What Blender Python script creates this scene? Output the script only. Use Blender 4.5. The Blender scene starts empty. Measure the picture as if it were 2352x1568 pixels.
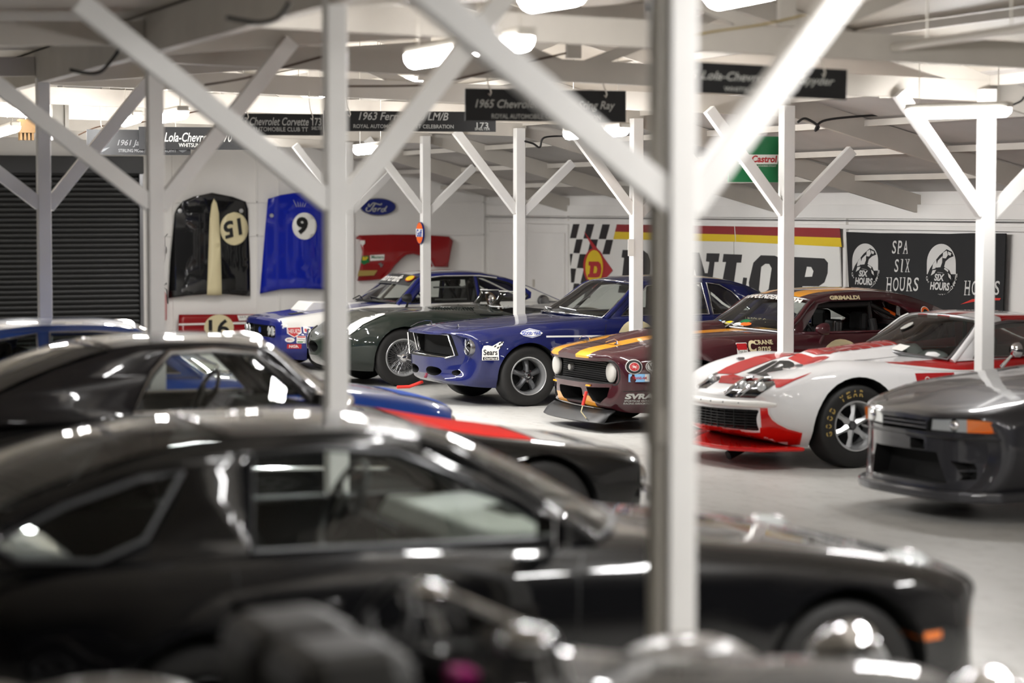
import bpy, bmesh, math, random
from mathutils import Vector as V, Matrix
from mathutils.bvhtree import BVHTree
from mathutils.geometry import tessellate_polygon
random.seed(7)
sc = bpy.context.scene
COL = sc.collection
PI = math.pi
# ------------------------------------------------------------------ camera, world, exposure
FPX, CAM_A, CAM_P, CAM_H = 5553.0, .3698, .0554, 2.1285
cd = bpy.data.cameras.new('camera'); cam = bpy.data.objects.new('camera', cd); COL.objects.link(cam)
cam.location = (0, 0, CAM_H); cam.rotation_euler = (PI/2-CAM_P, 0, -CAM_A)
cd.sensor_width = 36; cd.lens = 36*FPX/2352; cd.clip_end = 200
cd.dof.use_dof = True; cd.dof.focus_distance = 25.5; cd.dof.aperture_fstop = 1.35; cd.dof.aperture_blades = 9
sc.camera = cam
w = bpy.data.worlds.new('world'); sc.world = w; w.use_nodes = True
w.node_tree.nodes['Background'].inputs[0].default_value = (.8, .85, .95, 1)
w.node_tree.nodes['Background'].inputs[1].default_value = .015
sc.view_settings.view_transform = 'Standard'; sc.view_settings.look = 'None'
sc.view_settings.exposure = 0.0; sc.view_settings.gamma = 1; sc.view_settings.use_curve_mapping = False
sc.cycles.use_denoising = True
sc.cycles.max_bounces = 6; sc.cycles.transparent_max_bounces = 12; sc.cycles.caustics_reflective = False; sc.cycles.caustics_refractive = False
sc.cycles.sample_clamp_indirect = 6
LAMP = 150.0
# ------------------------------------------------------------------ camera-ray helper (finds where a wall-hung thing stands on its wall)
_f0 = V((math.sin(CAM_A), math.cos(CAM_A), 0)); _R = V((math.cos(CAM_A), -math.sin(CAM_A), 0))
_F = _f0*math.cos(CAM_P)-V((0, 0, math.sin(CAM_P))); _U = _f0*math.sin(CAM_P)+V((0, 0, math.cos(CAM_P)))
def at(px, py, ax, c):
    r = _F+_R*((px-1176)/FPX)+_U*((784-py)/FPX); o = V((0, 0, CAM_H))
    return o+r*((c-o[ax])/r[ax])
# ------------------------------------------------------------------ materials
MATS = {}
def nodes(name):
    m = bpy.data.materials.new(name); m.use_nodes = True; MATS[name] = m
    nt = m.node_tree; return m, nt, nt.nodes['Principled BSDF']
def setp(b, **k):
    for a, v in k.items():
        s = b.inputs[a.replace('_', ' ')]
        s.default_value = (*v, 1) if isinstance(v, tuple) and len(v) == 3 and s.type == 'RGBA' else v
def lin(h):
    h = h.lstrip('#'); c = [int(h[i:i+2], 16)/255 for i in (0, 2, 4)]
    return tuple(x/12.92 if x < .04045 else ((x+.055)/1.055)**2.4 for x in c)
def mat(name, col, rough=.5, metal=0, coat=0, noise=0, scale=6, bump=0, spec=.5, crough=.04, stretch=(1, 1, 1)):
    if name in MATS: return MATS[name]
    m, nt, b = nodes(name)
    if isinstance(col, str): col = lin(col)
    setp(b, Base_Color=col, Roughness=rough, Metallic=metal, Coat_Weight=coat, Coat_Roughness=crough, Specular_IOR_Level=spec)
    m.diffuse_color = (*col, 1)
    if noise or bump:
        tc = nt.nodes.new('ShaderNodeTexCoord'); mp = nt.nodes.new('ShaderNodeMapping'); mp.inputs['Scale'].default_value = stretch
        nz = nt.nodes.new('ShaderNodeTexNoise'); nz.inputs['Scale'].default_value = scale; nz.inputs['Detail'].default_value = 5
        nt.links.new(tc.outputs['Object'], mp.inputs[0]); nt.links.new(mp.outputs[0], nz.inputs['Vector'])
        if noise:
            mx = nt.nodes.new('ShaderNodeMix'); mx.data_type = 'RGBA'
            mx.inputs[6].default_value = (*[c*(1-noise) for c in col], 1); mx.inputs[7].default_value = (*[min(1, c*(1+noise*.6)) for c in col], 1)
            rp = nt.nodes.new('ShaderNodeMapRange'); rp.inputs[1].default_value = .3; rp.inputs[2].default_value = .7
            nt.links.new(nz.outputs['Fac'], rp.inputs[0]); nt.links.new(rp.outputs[0], mx.inputs[0]); nt.links.new(mx.outputs[2], b.inputs['Base Color'])
        if bump:
            bp = nt.nodes.new('ShaderNodeBump'); bp.inputs['Strength'].default_value = bump; bp.inputs['Distance'].default_value = .01
            nt.links.new(nz.outputs['Fac'], bp.inputs['Height']); nt.links.new(bp.outputs[0], b.inputs['Normal'])
    return m
def paint(name, col, regions=(), rough=.28, metal=.0, coat=1.0):
    """car paint; regions = [(colour, [(a,b,c,d), ...])]: where a*x+b*|y|+c*z > d for all, that colour"""
    if name in MATS: return MATS[name]
    m, nt, b = nodes(name); N = nt.nodes.new; L = nt.links.new
    col = lin(col) if isinstance(col, str) else col
    setp(b, Base_Color=col, Roughness=rough+.1, Metallic=metal, Coat_Weight=coat, Coat_Roughness=.03, Specular_IOR_Level=.1)
    if regions:
        tc = N('ShaderNodeTexCoord'); sp = N('ShaderNodeSeparateXYZ'); ab = N('ShaderNodeMath'); ab.operation = 'ABSOLUTE'; cb = N('ShaderNodeCombineXYZ')
        L(tc.outputs['Object'], sp.inputs[0]); L(sp.outputs[1], ab.inputs[0]); L(sp.outputs[0], cb.inputs[0]); L(ab.outputs[0], cb.inputs[1]); L(sp.outputs[2], cb.inputs[2])
        prev = None
        for c, hs in regions:
            c = lin(c) if isinstance(c, str) else c; fac = None
            for (x, y, z, d) in hs:
                dt = N('ShaderNodeVectorMath'); dt.operation = 'DOT_PRODUCT'; dt.inputs[1].default_value = (x, y, z); L(cb.outputs[0], dt.inputs[0])
                g = N('ShaderNodeMath'); g.operation = 'GREATER_THAN'; g.inputs[1].default_value = d; L(dt.outputs['Value'], g.inputs[0])
                if fac:
                    mu = N('ShaderNodeMath'); mu.operation = 'MULTIPLY'; L(fac, mu.inputs[0]); L(g.outputs[0], mu.inputs[1]); fac = mu.outputs[0]
                else: fac = g.outputs[0]
            mx = N('ShaderNodeMix'); mx.data_type = 'RGBA'; mx.inputs[7].default_value = (*c, 1)
            if prev: L(prev, mx.inputs[6])
            else: mx.inputs[6].default_value = (*col, 1)
            L(fac, mx.inputs[0]); prev = mx.outputs[2]
        L(prev, b.inputs['Base Color'])
    return m
def glass(name, tint, refl=1.0, rough=.0):
    m, nt, b = nodes(name); N = nt.nodes.new; nt.nodes.remove(b)
    t = N('ShaderNodeBsdfTransparent'); t.inputs[0].default_value = (*tint, 1)
    g = N('ShaderNodeBsdfGlossy'); g.inputs['Roughness'].default_value = rough; g.inputs[0].default_value = (refl, refl, refl, 1)
    fr = N('ShaderNodeFresnel'); fr.inputs[0].default_value = 1.5; mx = N('ShaderNodeMixShader')
    nt.links.new(fr.outputs[0], mx.inputs[0]); nt.links.new(t.outputs[0], mx.inputs[1]); nt.links.new(g.outputs[0], mx.inputs[2])
    nt.links.new(mx.outputs[0], nt.nodes['Material Output'].inputs[0]); return m
def emit(name, col, st):
    m, nt, b = nodes(name); setp(b, Base_Color=(.9, .9, .9), Emission_Color=col, Emission_Strength=st); return m
mat('post_white', '#e6e4e1', .45, noise=.05, scale=3, bump=.15)
mat('beam_white', '#c3bdb4', .55, noise=.08, scale=2.5, bump=.2)
mat('wall_white', '#e9e6e2', .6, noise=.04, scale=1.5, bump=.1)
mat('wall_dark', '#4a4643', .8, noise=.2, scale=2)
mat('roof_sheet', '#b9b4b0', .55, noise=.10, scale=1.2)
mat('roof_cream', '#bfb7ab', .6, noise=.08, scale=1.0)
mat('pipe_grey', '#98938a', .45)
mat('shutter', '#0d0d0d', .45, noise=.15, scale=4)
mat('chrome', '#e6e6e8', .08, 1); mat('steel', '#8d8d8f', .3, 1); mat('alloy', '#c9cacb', .3, .75); mat('gunmetal', '#5d5e60', .4, .6)
mat('rubber', '#151413', .62, noise=.1, scale=20); mat('black_trim', '#070708', .5); mat('gloss_black', '#070708', .15, coat=.6)
mat('cavity', '#050505', .8); mat('cage', '#262424', .45, .3); mat('interior', '#141314', .7, noise=.2, scale=8)
mat('white_vinyl', '#e9e7e2', .4); mat('cream_vinyl', '#d9cda4', .4); mat('black_vinyl', '#0a0a0a', .45); mat('red_vinyl', '#b3191f', .4)
mat('yellow_vinyl', '#e5c514', .4); mat('blue_vinyl', '#1d3e9c', .4); mat('green_vinyl', '#0d6b38', .4); mat('orange_vinyl', '#e8641a', .4)
mat('gold_vinyl', '#a48d4a', .5); mat('lightblue_vinyl', '#7db4de', .4); mat('silver_vinyl', '#b7b7b2', .4)
mat('cable', '#191716', .6); mat('amber', '#e0700c', .12, coat=1); mat('lens', '#ccd0d0', .1, .3, coat=1); mat('sign_black', '#0b0b0d', .5)
mat('wood_brown', '#4a3424', .7); mat('hook', '#cfcac0', .4, .5); mat('flag_red', '#c8281c', .5)
glass('glass_clear', (.86, .9, .88)); glass('glass_tint', (.42, .46, .44)); glass('glass_dark', (.10, .11, .115)); glass('perspex', (.92, .94, .94), .5)
emit('lamp_glow', (1, .99, .98), LAMP); emit('fill_dim', (1, .99, .98), LAMP*.3); emit('fill_soft', (1, .99, .98), LAMP*.85)  # dim and soft glows feed only the added fill lamps
M = MATS
# ------------------------------------------------------------------ mesh builder
class MB:
    def __init__(s): s.v = []; s.f = []
    def add(s, vs, fs):
        n = len(s.v); s.v += [tuple(p) for p in vs]; s.f += [tuple(i+n for i in q) for q in fs]; return s
    def box(s, c, d, rot=None):
        vs = [V((x*d[0]/2, y*d[1]/2, z*d[2]/2)) for x in (-1, 1) for y in (-1, 1) for z in (-1, 1)]
        if rot is not None: vs = [rot @ p for p in vs]
        return s.add([p+V(c) for p in vs], [(0, 1, 3, 2), (4, 6, 7, 5), (0, 4, 5, 1), (2, 3, 7, 6), (0, 2, 6, 4), (1, 5, 7, 3)])
    def beam(s, p, q, w, h, up=(0, 0, 1)):
        p, q = V(p), V(q); d = (q-p).normalized(); a = d.cross(V(up)).normalized(); b = a.cross(d)
        o = [a*(w/2)+b*(h/2), a*(-w/2)+b*(h/2), a*(-w/2)-b*(h/2), a*(w/2)-b*(h/2)]
        return s.add([p+k for k in o]+[q+k for k in o], [(3, 2, 1, 0), (4, 5, 6, 7)]+[(i, (i+1) % 4, (i+1) % 4+4, i+4) for i in range(4)])
    def tube(s, pts, r, n=8, closed=False, flat=1.0):
        pts = [V(p) for p in pts]; m = len(pts); rs = r if isinstance(r, (list, tuple)) else [r]*m
        rings = []; a = None
        for i, p in enumerate(pts):
            d = (pts[(i+1) % m]-pts[i-1]) if closed else (pts[min(i+1, m-1)]-pts[max(i-1, 0)])
            d = d.normalized() if d.length > 1e-9 else V((0, 0, 1))
            if a is None: a = d.cross(V((0, 0, 1)) if abs(d.z) < .9 else V((0, 1, 0))).normalized()
            a = (a-d*a.dot(d)); a = a.normalized() if a.length > 1e-6 else d.orthogonal().normalized()
            b = d.cross(a)
            rings.append([p+(a*math.cos(t)+b*math.sin(t)*flat)*rs[i] for t in [2*PI*k/n for k in range(n)]])
        vs = [q for rg in rings for q in rg]; fs = []
        for i in range(m if closed else m-1):
            for k in range(n):
                j = (i+1) % m; fs.append((i*n+k, i*n+(k+1) % n, j*n+(k+1) % n, j*n+k))
        if not closed: fs += [tuple(range(n))[::-1], tuple(range((m-1)*n, m*n))]
        return s.add(vs, fs)
    def lathe(s, prof, c=(0, 0, 0), axis='y', n=40):
        """prof: (r, t) pairs; t along the axis"""
        vs = []; m = len(prof)
        for k in range(n):
            a = 2*PI*k/n; ca, sa = math.cos(a), math.sin(a)
            for r, t in prof:
                p = {'y': (r*ca, t, r*sa), 'x': (t, r*ca, r*sa), 'z': (r*ca, r*sa, t)}[axis]; vs.append(V(p)+V(c))
        fs = [(k*m+i, k*m+i+1, ((k+1) % n)*m+i+1, ((k+1) % n)*m+i) for k in range(n) for i in range(m-1)]
        return s.add(vs, fs)
    def prism(s, poly, o, ex, ey, dep, holes=()):
        """closed plate: 2D polygon in frame (o,ex,ey) given depth along ex x ey"""
        o, ex, ey = V(o), V(ex), V(ey); nz = ex.cross(ey).normalized()
        loops = [list(poly)]+[list(h) for h in holes]
        tri = tessellate_polygon([[V((x, y, 0)) for x, y in l] for l in loops]); flat = [p for l in loops for p in l]; n = len(flat)
        A = [o+ex*x+ey*y for x, y in flat]; B = [p+nz*dep for p in A]
        fs = []
        for t in tri:
            (ax, ay), (bx, by), (cx, cy) = flat[t[0]], flat[t[1]], flat[t[2]]
            t = tuple(t) if (bx-ax)*(cy-ay)-(by-ay)*(cx-ax) > 0 else tuple(t)[::-1]
            fs += [t[::-1], tuple(i+n for i in t)]
        b = 0
        for l in loops:
            k = len(l); ar = sum(l[i-1][0]*l[i][1]-l[i][0]*l[i-1][1] for i in range(k))
            if b: ar = -ar
            for i in range(k):
                j = (i+1) % k; q = (b+i, b+j, b+j+n, b+i+n); fs.append(q if ar > 0 else q[::-1])
            b += k
        return s.add(A+B, fs)
    def ball(s, c, r, n=12, m=8):
        r = r if isinstance(r, (tuple, list)) else (r, r, r)
        vs = [V(c)+V((r[0]*math.sin(PI*j/m)*math.cos(2*PI*i/n), r[1]*math.sin(PI*j/m)*math.sin(2*PI*i/n), r[2]*math.cos(PI*j/m))) for j in range(m+1) for i in range(n)]
        return s.add(vs, [(j*n+i, (j+1)*n+i, (j+1)*n+(i+1) % n, j*n+(i+1) % n) for j in range(m) for i in range(n)])
    def grid(s, P, closed_u=False):
        nu, nv = len(P), len(P[0])
        return s.add([p for r in P for p in r], [(i*nv+j, i*nv+j+1, ((i+1) % nu)*nv+j+1, ((i+1) % nu)*nv+j) for i in range(nu if closed_u else nu-1) for j in range(nv-1)])
    def mesh(s, name, smooth=None):
        me = bpy.data.meshes.new(name); me.from_pydata(s.v, [], s.f); me.update()
        if smooth is not None:
            bm = bmesh.new(); bm.from_mesh(me); bmesh.ops.remove_doubles(bm, verts=bm.verts, dist=1e-5)
            bmesh.ops.recalc_face_normals(bm, faces=bm.faces); bm.to_mesh(me); bm.free(); shade(me, smooth)
        return me
    def build(s, name, m, parent=None, smooth=None, solid=0, bevel=0):
        return link(name, s.mesh(name, smooth), m, parent, solid, bevel)
def shade(me, ang):
    if not me.polygons: return
    me.polygons.foreach_set('use_smooth', [True]*len(me.polygons)); me.set_sharp_from_angle(angle=math.radians(ang))
def link(name, me, m=None, parent=None, solid=0, bevel=0):
    o = bpy.data.objects.new(name, me); COL.objects.link(o)
    if m is not None:
        me.materials.clear() if len(me.materials) and not isinstance(m, list) else None
        for q in (m if isinstance(m, list) else [m]): me.materials.append(M[q] if isinstance(q, str) else q)
    if parent: o.parent = parent
    if solid:
        k = o.modifiers.new('s', 'SOLIDIFY'); k.thickness = solid; k.offset = -1
    if bevel:
        k = o.modifiers.new('b', 'BEVEL'); k.width = bevel; k.segments = 2; k.limit_method = 'ANGLE'
    return o
def empty(name, loc=(0, 0, 0), rz=0, parent=None):
    o = bpy.data.objects.new(name, None); COL.objects.link(o); o.location = loc; o.rotation_euler = (0, 0, rz); o.parent = parent
    o.empty_display_size = .2; return o
def tag(o, label=None, cat=None, group=None, kind=None):
    for k, v in (('label', label), ('category', cat), ('group', group), ('kind', kind)):
        if v: o[k] = v
    return o
_tc = {}
def text2d(t, h=1.0, w=None, shear=0, bold=0, align='CENTER', space=1.0):
    """flat outline text -> (verts2d, tris), centred on x, cap height h, stretched to width w"""
    key = (t, shear, bold, space)
    if key not in _tc:
        c = bpy.data.curves.new('t', 'FONT'); c.body = t; c.size = 1; c.shear = shear; c.offset = bold; c.space_character = space; c.resolution_u = 3
        o = bpy.data.objects.new('t', c); me = bpy.data.meshes.new_from_object(o)
        _tc[key] = ([(v.co.x, v.co.y) for v in me.vertices], [tuple(p.vertices) for p in me.polygons])
        bpy.data.objects.remove(o); bpy.data.curves.remove(c); bpy.data.meshes.remove(me)
    vs, fs = _tc[key]
    if not vs: return [], []
    x0 = min(p[0] for p in vs); x1 = max(p[0] for p in vs); y0 = min(p[1] for p in vs); y1 = max(p[1] for p in vs)
    sy = h/max(1e-6, y1-y0); sx = (w/(x1-x0)) if w else sy
    ox = {'CENTER': (x0+x1)/2, 'LEFT': x0}[align]
    return [((x-ox)*sx, (y-(y0+y1)/2)*sy) for x, y in vs], fs
def flat_text(name, t, o, ex, ey, h, w=None, m='white_vinyl', parent=None, shear=0, bold=.0, dep=.0, **k):
    vs, fs = text2d(t, h, w, shear, bold, **k); o, ex, ey = V(o), V(ex), V(ey)
    return MB().add([o+ex*x+ey*y for x, y in vs], fs).build(name, m, parent)
def ell(cx, cy, rx, ry, n=28, a0=0, a1=2*PI):
    e = n if abs(a1-a0) > 6.28 else n-1
    return [(cx+rx*math.cos(a0+(a1-a0)*i/e), cy+ry*math.sin(a0+(a1-a0)*i/e)) for i in range(n)]
# ------------------------------------------------------------------ the building
XF, YF0, LF, ZT = 10.456, 30.126, 3.39, 2.964          # far row of posts
XG, ZG = 3.44, 3.09                                     # near row of posts
FY = [YF0-LF*k for k in range(-1, 6)]                   # k=-1..5
GY = [19.03, 15.13, 11.24, 7.34]
XW, YL = 13.96, at(1122, 600, 0, 13.96).y               # back wall (X), far end wall (Y)
def plate(name, poly, ax, c, dep, m, parent=None, holes=(), bevel=0):
    """thin plate lying on the plane axis=c; outline traced as where it shows, given its own depth toward the room"""
    def uv(p):
        q = at(p[0], p[1], ax, c); return (-q.y, q.z) if ax == 0 else (q.x, q.z)
    o = (c, 0, 0) if ax == 0 else (0, c, 0); ex = (0, -1, 0) if ax == 0 else (1, 0, 0)
    return MB().prism([uv(p) for p in poly], o, ex, (0, 0, 1), dep, [[uv(p) for p in h] for h in holes]).build(name, m, parent, bevel=bevel)
def wtext(name, t, px, py, wpx, hpx, ax, c, m='white_vinyl', parent=None, rot=0, **k):
    o = at(px, py, ax, c); r = at(px+wpx/2, py, ax, c); l = at(px-wpx/2, py, ax, c); u = at(px, py-hpx/2, ax, c); d = at(px, py+hpx/2, ax, c)
    ex = V((0, -1, 0)) if ax == 0 else V((1, 0, 0)); ey = V((0, 0, 1))
    if rot: ex, ey = ex*math.cos(rot)+ey*math.sin(rot), ey*math.cos(rot)-ex*math.sin(rot)
    return flat_text(name, t, o, ex, ey, (u-d).z, abs((r-l)[1-ax]), m, parent, **k)
def struct(o): o['kind'] = 'structure'; return o
# floor
fm, nt, b = nodes('floor_paint'); N = nt.nodes.new; L = nt.links.new
tc = N('ShaderNodeTexCoord'); n1 = N('ShaderNodeTexNoise'); n1.inputs['Scale'].default_value = .55; n1.inputs['Detail'].default_value = 6
n2 = N('ShaderNodeTexNoise'); n2.inputs['Scale'].default_value = 9; n2.inputs['Detail'].default_value = 8; n2.inputs['Roughness'].default_value = .7
mp = N('ShaderNodeMapping'); mp.inputs['Scale'].default_value = (1, .45, 1); L(tc.outputs['Object'], mp.inputs[0]); L(mp.outputs[0], n1.inputs[0]); L(mp.outputs[0], n2.inputs[0])
r1 = N('ShaderNodeValToRGB'); r1.color_ramp.elements[0].position = .3; r1.color_ramp.elements[1].position = .66
r1.color_ramp.elements[0].color = (*lin('#a3a19c'), 1); r1.color_ramp.elements[1].color = (*lin('#c6c5c1'), 1); L(n1.outputs['Fac'], r1.inputs[0])
r2 = N('ShaderNodeValToRGB'); r2.color_ramp.elements[0].position = .32; r2.color_ramp.elements[1].position = .5
r2.color_ramp.elements[0].color = (.62, .61, .58, 1); r2.color_ramp.elements[1].color = (1, 1, 1, 1); L(n2.outputs['Fac'], r2.inputs[0])
mx = N('ShaderNodeMix'); mx.data_type = 'RGBA'; mx.blend_type = 'MULTIPLY'; mx.inputs[0].default_value = .55; L(r1.outputs[0], mx.inputs[6]); L(r2.outputs[0], mx.inputs[7]); L(mx.outputs[2], b.inputs['Base Color'])
b.inputs['Roughness'].default_value = .42
struct(MB().box((4, 16, -.05), (24, 46, .1)).build('floor', 'floor_paint'))
# walls
struct(MB().box((XW+.1, 17, 1.4), (.2, 44, 2.8)).build('wall_back', 'wall_white'))
dr = at(322, 600, 1, YL).x; dl = dr-4.0; dz = at(200, 398, 1, YL).z
wl = MB().box(((dr+XW)/2, YL+.1, 2.2), (XW-dr, .2, 4.4)).box(((dl-8)/2, YL+.1, 2.2), (dl+8, .2, 4.4)).box(((dl+dr)/2, YL+.1, (dz+.25+4.4)/2), (dr-dl, .2, 4.4-dz-.25))
struct(wl.build('wall_end', 'wall_white'))
struct(MB().box((-8.1, 14, 2.2), (.2, 46, 4.4)).build('wall_side', 'wall_dark'))  # unseen wall; its dark colour stands in for the unlit near side
# roller door with slats, header box and guides
d1 = struct(empty('door_1', ((dl+dr)/2, YL, 0)))
sl = MB(); prof = [(-.0395, 0), (-.030, -.012), (0, -.02), (.030, -.012), (.0395, 0)]
sl.grid([[V((x, p[1], p[0])) for p in prof] for x in (-(dr-dl)/2, (dr-dl)/2)]); slm = sl.mesh('slat', 60); slm.materials.append(M['shutter'])
k = 0
while .04+.079*k < dz:
    o = bpy.data.objects.new('slat', slm); COL.objects.link(o); o.parent = d1; o.location = (0, .06, .04+.079*k); k += 1
MB().box((0, .06, dz+.13), (dr-dl+.1, .3, .27)).build('header_box', 'shutter', d1, bevel=.01)
for s in (-1, 1): MB().box((s*((dr-dl)/2+.02), .02, dz/2), (.05, .1, dz)).build('guide_rail', 'steel', d1)
# roof sheets
def slab(name, x0, z0, x1, z1, y0, y1, m, t=.04):
    return struct(MB().add([(x0, y0, z0), (x1, y0, z1), (x1, y1, z1), (x0, y1, z0), (x0, y0, z0+t), (x1, y0, z1+t), (x1, y1, z1+t), (x0, y1, z0+t)],
                           [(0, 3, 2, 1), (4, 5, 6, 7), (0, 1, 5, 4), (1, 2, 6, 5), (2, 3, 7, 6), (3, 0, 4, 7)]).build(name, m))
RX, RZ = 6.95, 4.15
slab('ceiling', XF-.02, 3.2, XW+.05, 2.29, -6, YL, 'roof_sheet')
slab('ceiling', RX, RZ, XF, 3.2, -6, YL, 'roof_cream')
slab('ceiling', XG, 3.32, RX, RZ, -6, YL, 'roof_cream')
slab('ceiling', -8, 3.05, XG, 3.36, -6, YL, 'roof_cream')
# purlins under the sheets
pn = 0
def purlin(x, z, lab, y0=-5, y1=None):
    o = MB().box((x, (y0+(y1 or YL))/2, z), (.05, (y1 or YL)-y0, .06)).build('purlin', 'beam_white'); tag(o, lab, 'roof purlin', 'purlins under the roof sheets')
for x, lab in ((11.35, 'white roof purlin under the grey sheets nearest the post row'), (12.25, 'white roof purlin midway down the grey sloping sheets'), (13.15, 'white roof purlin nearest the wall with the banners')):
    purlin(x, 3.2-(x-XF)*.26-.05, lab)
for x, lab in ((8.2, 'cream roof purlin over the aisle beside the far posts'), (9.3, 'cream roof purlin above the noses of the far cars'), (5.2, 'cream roof purlin over the aisle beside the near posts')):
    purlin(x, RZ-abs(x-RX)*(RZ-3.2)/(XF-RX)-.05 if x > RX else 3.32+(x-XG)*(RZ-3.32)/(RX-XG)-.05, lab)
tag(MB().box((RX, 15, RZ-.1), (.06, 40, .2)).build('ridge_beam', 'beam_white'), 'white ridge beam along the top of the aisle roof', 'ridge beam')
tag(MB().box((XG, 13, ZG+.13), (.09, 26, .24)).build('eaves_beam', 'beam_white'), 'grey white eaves beam crossing the upper left corner', 'beam')
tag(MB().box((XF+.1, 14, ZT+.19), (.06, 40, .12)).build('plate_beam', 'beam_white'), 'white wall plate beam along the far posts', 'beam')
# trusses: tie beam, rafters, king post per far post line
names = ['beside the end wall', 'over the dark green roadster', 'over the navy coupe', 'in front of the navy coupe windscreen', 'over the maroon coupe', 'holding the board crossed by the big brace', 'holding the board by the big white post']
for i, y in enumerate(FY):
    t = tag(empty('roof_truss', (XF, y+.1, ZT)), 'white timber roof truss '+names[i], 'roof truss', 'trusses across the aisle')
    MB().beam((.12, 0, .085), (XG-XF+.03, 0, .085+ZG+.05-ZT), .06, .165).build('tie_beam', 'beam_white', t)
    MB().beam((.1, 0, .14), (RX-XF, 0, RZ-ZT-.1), .05, .14).build('rafter', 'beam_white', t)
    MB().beam((XG-XF, 0, .25), (RX-XF, 0, RZ-ZT-.1), .05, .14).build('rafter', 'beam_white', t)
    MB().box((RX-XF, 0, (RZ-ZT)/2+.12), (.11, .045, RZ-ZT-.3)).build('king_post', 'beam_white', t)
    MB().beam((-.1, .03, .16), (XW-XF, .03, 2.16-ZT), .06, .2).build('outer_rafter', 'beam_white', t)
    for s in (-1, 1): MB().beam((RX-XF+s*.05, 0, .2), (RX-XF+s*1.5, 0, .75 if s > 0 else .72), .04, .08).build('strut', 'beam_white', t)
# posts with braces
def post(x, y, zt, w, label, grp, braces, extra=None):
    t = tag(empty('timber_post', (x, y, 0)), label, 'post', grp)
    MB().box((0, 0, zt/2), (w, w, zt)).build('shaft', 'post_white', t, bevel=.006)
    for (dx, z0, z1) in braces:
        s = 1 if dx > 0 else -1
        MB().beam((s*w*.3, 0, z0), (dx, 0, z1), .075, .10, (0, 0, 1)).build('brace', 'post_white', t, bevel=.004)
    if extra: extra(t)
    return t
flab = ['white timber post standing against the end wall', 'white timber post carrying the round orange sign', 'white timber post between dark green roadster and navy coupe',
        'white timber post in front of the navy coupe door', 'white timber post beside the green sign, maroon coupe behind', 'white timber post behind the dark grey coupe bonnet']
for i, y in enumerate(FY[:6]):
    post(XF, y, ZT+.1, .115, flab[i], 'far row of timber posts', [(-.80, 2.08, 3.02), (.68, 2.06, 2.66)])
def downpipe(t):
    MB().tube([(-.075, .0, 0), (-.075, .0, 3.2)], .032, 14).build('downpipe', 'pipe_grey', t, 40)
    MB().tube([(-.075, .0, 1.34), (-.075, .0, 1.46)], .040, 14).build('pipe_collar', 'pipe_grey', t, 40)
    MB().box((0, 0, .35), (.13, .13, .7)).build('steel_shoe', 'pipe_grey', t, bevel=.006)
glab = ['white timber post in front of the black roller door', 'white timber post seen through the chrome trimmed side window', 'pale grey timber post in front of the blue bonnet', 'large blurred white post with grey downpipe']
for i, y in enumerate(GY):
    t = post(XG, y, ZG+.05, .10, glab[i], 'near row of timber posts', [(.90, 2.13, 3.20), (-1.24, 2.15, 3.08)], downpipe if i == 3 else None)
    MB().beam((-.02, .075, 3.16), (RX-XG, .075, 3.46), .05, .14).build('arm_beam', 'beam_white', t); MB().box((RX-XG-.05, .075, 3.8), (.08, .05, .66)).build('hanger_post', 'beam_white', t)
    MB().beam((-.05, .075, 3.23), (-7.0, .075, 3.03), .05, .15).build('outer_rafter', 'beam_white', t)
def roofz(x): return 3.2-(x-XF)*.26 if x > XF else (RZ-(x-RX)*(RZ-3.2)/(XF-RX) if x > RX else (3.32+(x-XG)*(RZ-3.32)/(RX-XG) if x > XG else 3.05+(x+8)*.31/11.44))
# steel stanchion and yellow hoist hook block near the roller door
t = tag(empty('steel_stanchion', at(141, 600, 1, 24.0).xy.to_3d()), 'grey steel stanchion hanging beside the post near the roller door', 'stanchion')
z0, z1 = at(141, 322, 1, 24.0).z, at(141, 222, 1, 24.0).z
MB().box((0, 0, (z0+z1)/2), (.16, .1, z1-z0)).box((.05, -.06, (z0+z1)/2), (.03, .04, z1-z0)).build('channel', 'pipe_grey', t); MB().box((0, 0, (z1+roofz(t.location.x))/2), (.05, .05, roofz(t.location.x)-z1+.02)).build('hanger', 'steel', t)
t = tag(empty('hoist_block', at(60, 300, 1, 27).xy.to_3d()), 'small yellow hoist box hanging above the roller door', 'hoist')
z0, z1 = at(60, 322, 1, 27).z, at(60, 278, 1, 27).z
mat('hoist_yellow', '#4a3208', .6)
mb = MB().box((0, 0, (z0+z1)/2+.05), (.18, .14, (z1-z0)*.7))
for i in range(4): mb.box((-.065+.043*i, 0, z0+.04), (.024, .12, .08))
mb.build('housing', 'hoist_yellow', t); MB().tube([(0, 0, z1), (0, 0, roofz(t.location.x)+.005)], .012).build('chain', 'steel', t)
# ------------------------------------------------------------------ strip lamps (the room's own lights plus added unseen fill lamps)
def lamp(p, q, label, wires=True, glow='lamp_glow'):
    p, q = V(p), V(q); c = (p+q)/2; ln = (q-p).length; t = tag(empty('strip_lamp', c, math.atan2(q.y-p.y, q.x-p.x)), label, 'lamp', 'strip lamps under the roof')
    MB().box((0, 0, .035), (ln, .10, .05)).build('housing', 'hook', t, bevel=.012)
    pr = [(-.055, .012), (-.05, -.02), (-.03, -.045), (0, -.055), (.03, -.045), (.05, -.02), (.055, .012)]
    h = ln/2-.01
    mb = MB().grid([[V((x, a*s, b*s)) for a, b in pr] for x, s in ((-h, .6), (-h+.03, 1), (h-.03, 1), (h, .6))]); mb.build('diffuser', glow, t, 50)
    if wires:
        for s in (-1, 1):
            w_ = c+(q-p)*(.38*s); MB().tube([(s*ln*.38, 0, .05), (s*ln*.38, 0, roofz(w_.x)-c.z+.01)], .004, 5).build('hanger_wire', 'hook', t)
    return t
def lpx(a, b, z, label): return lamp(at(*a, 2, z), at(*b, 2, z), label)
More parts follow.
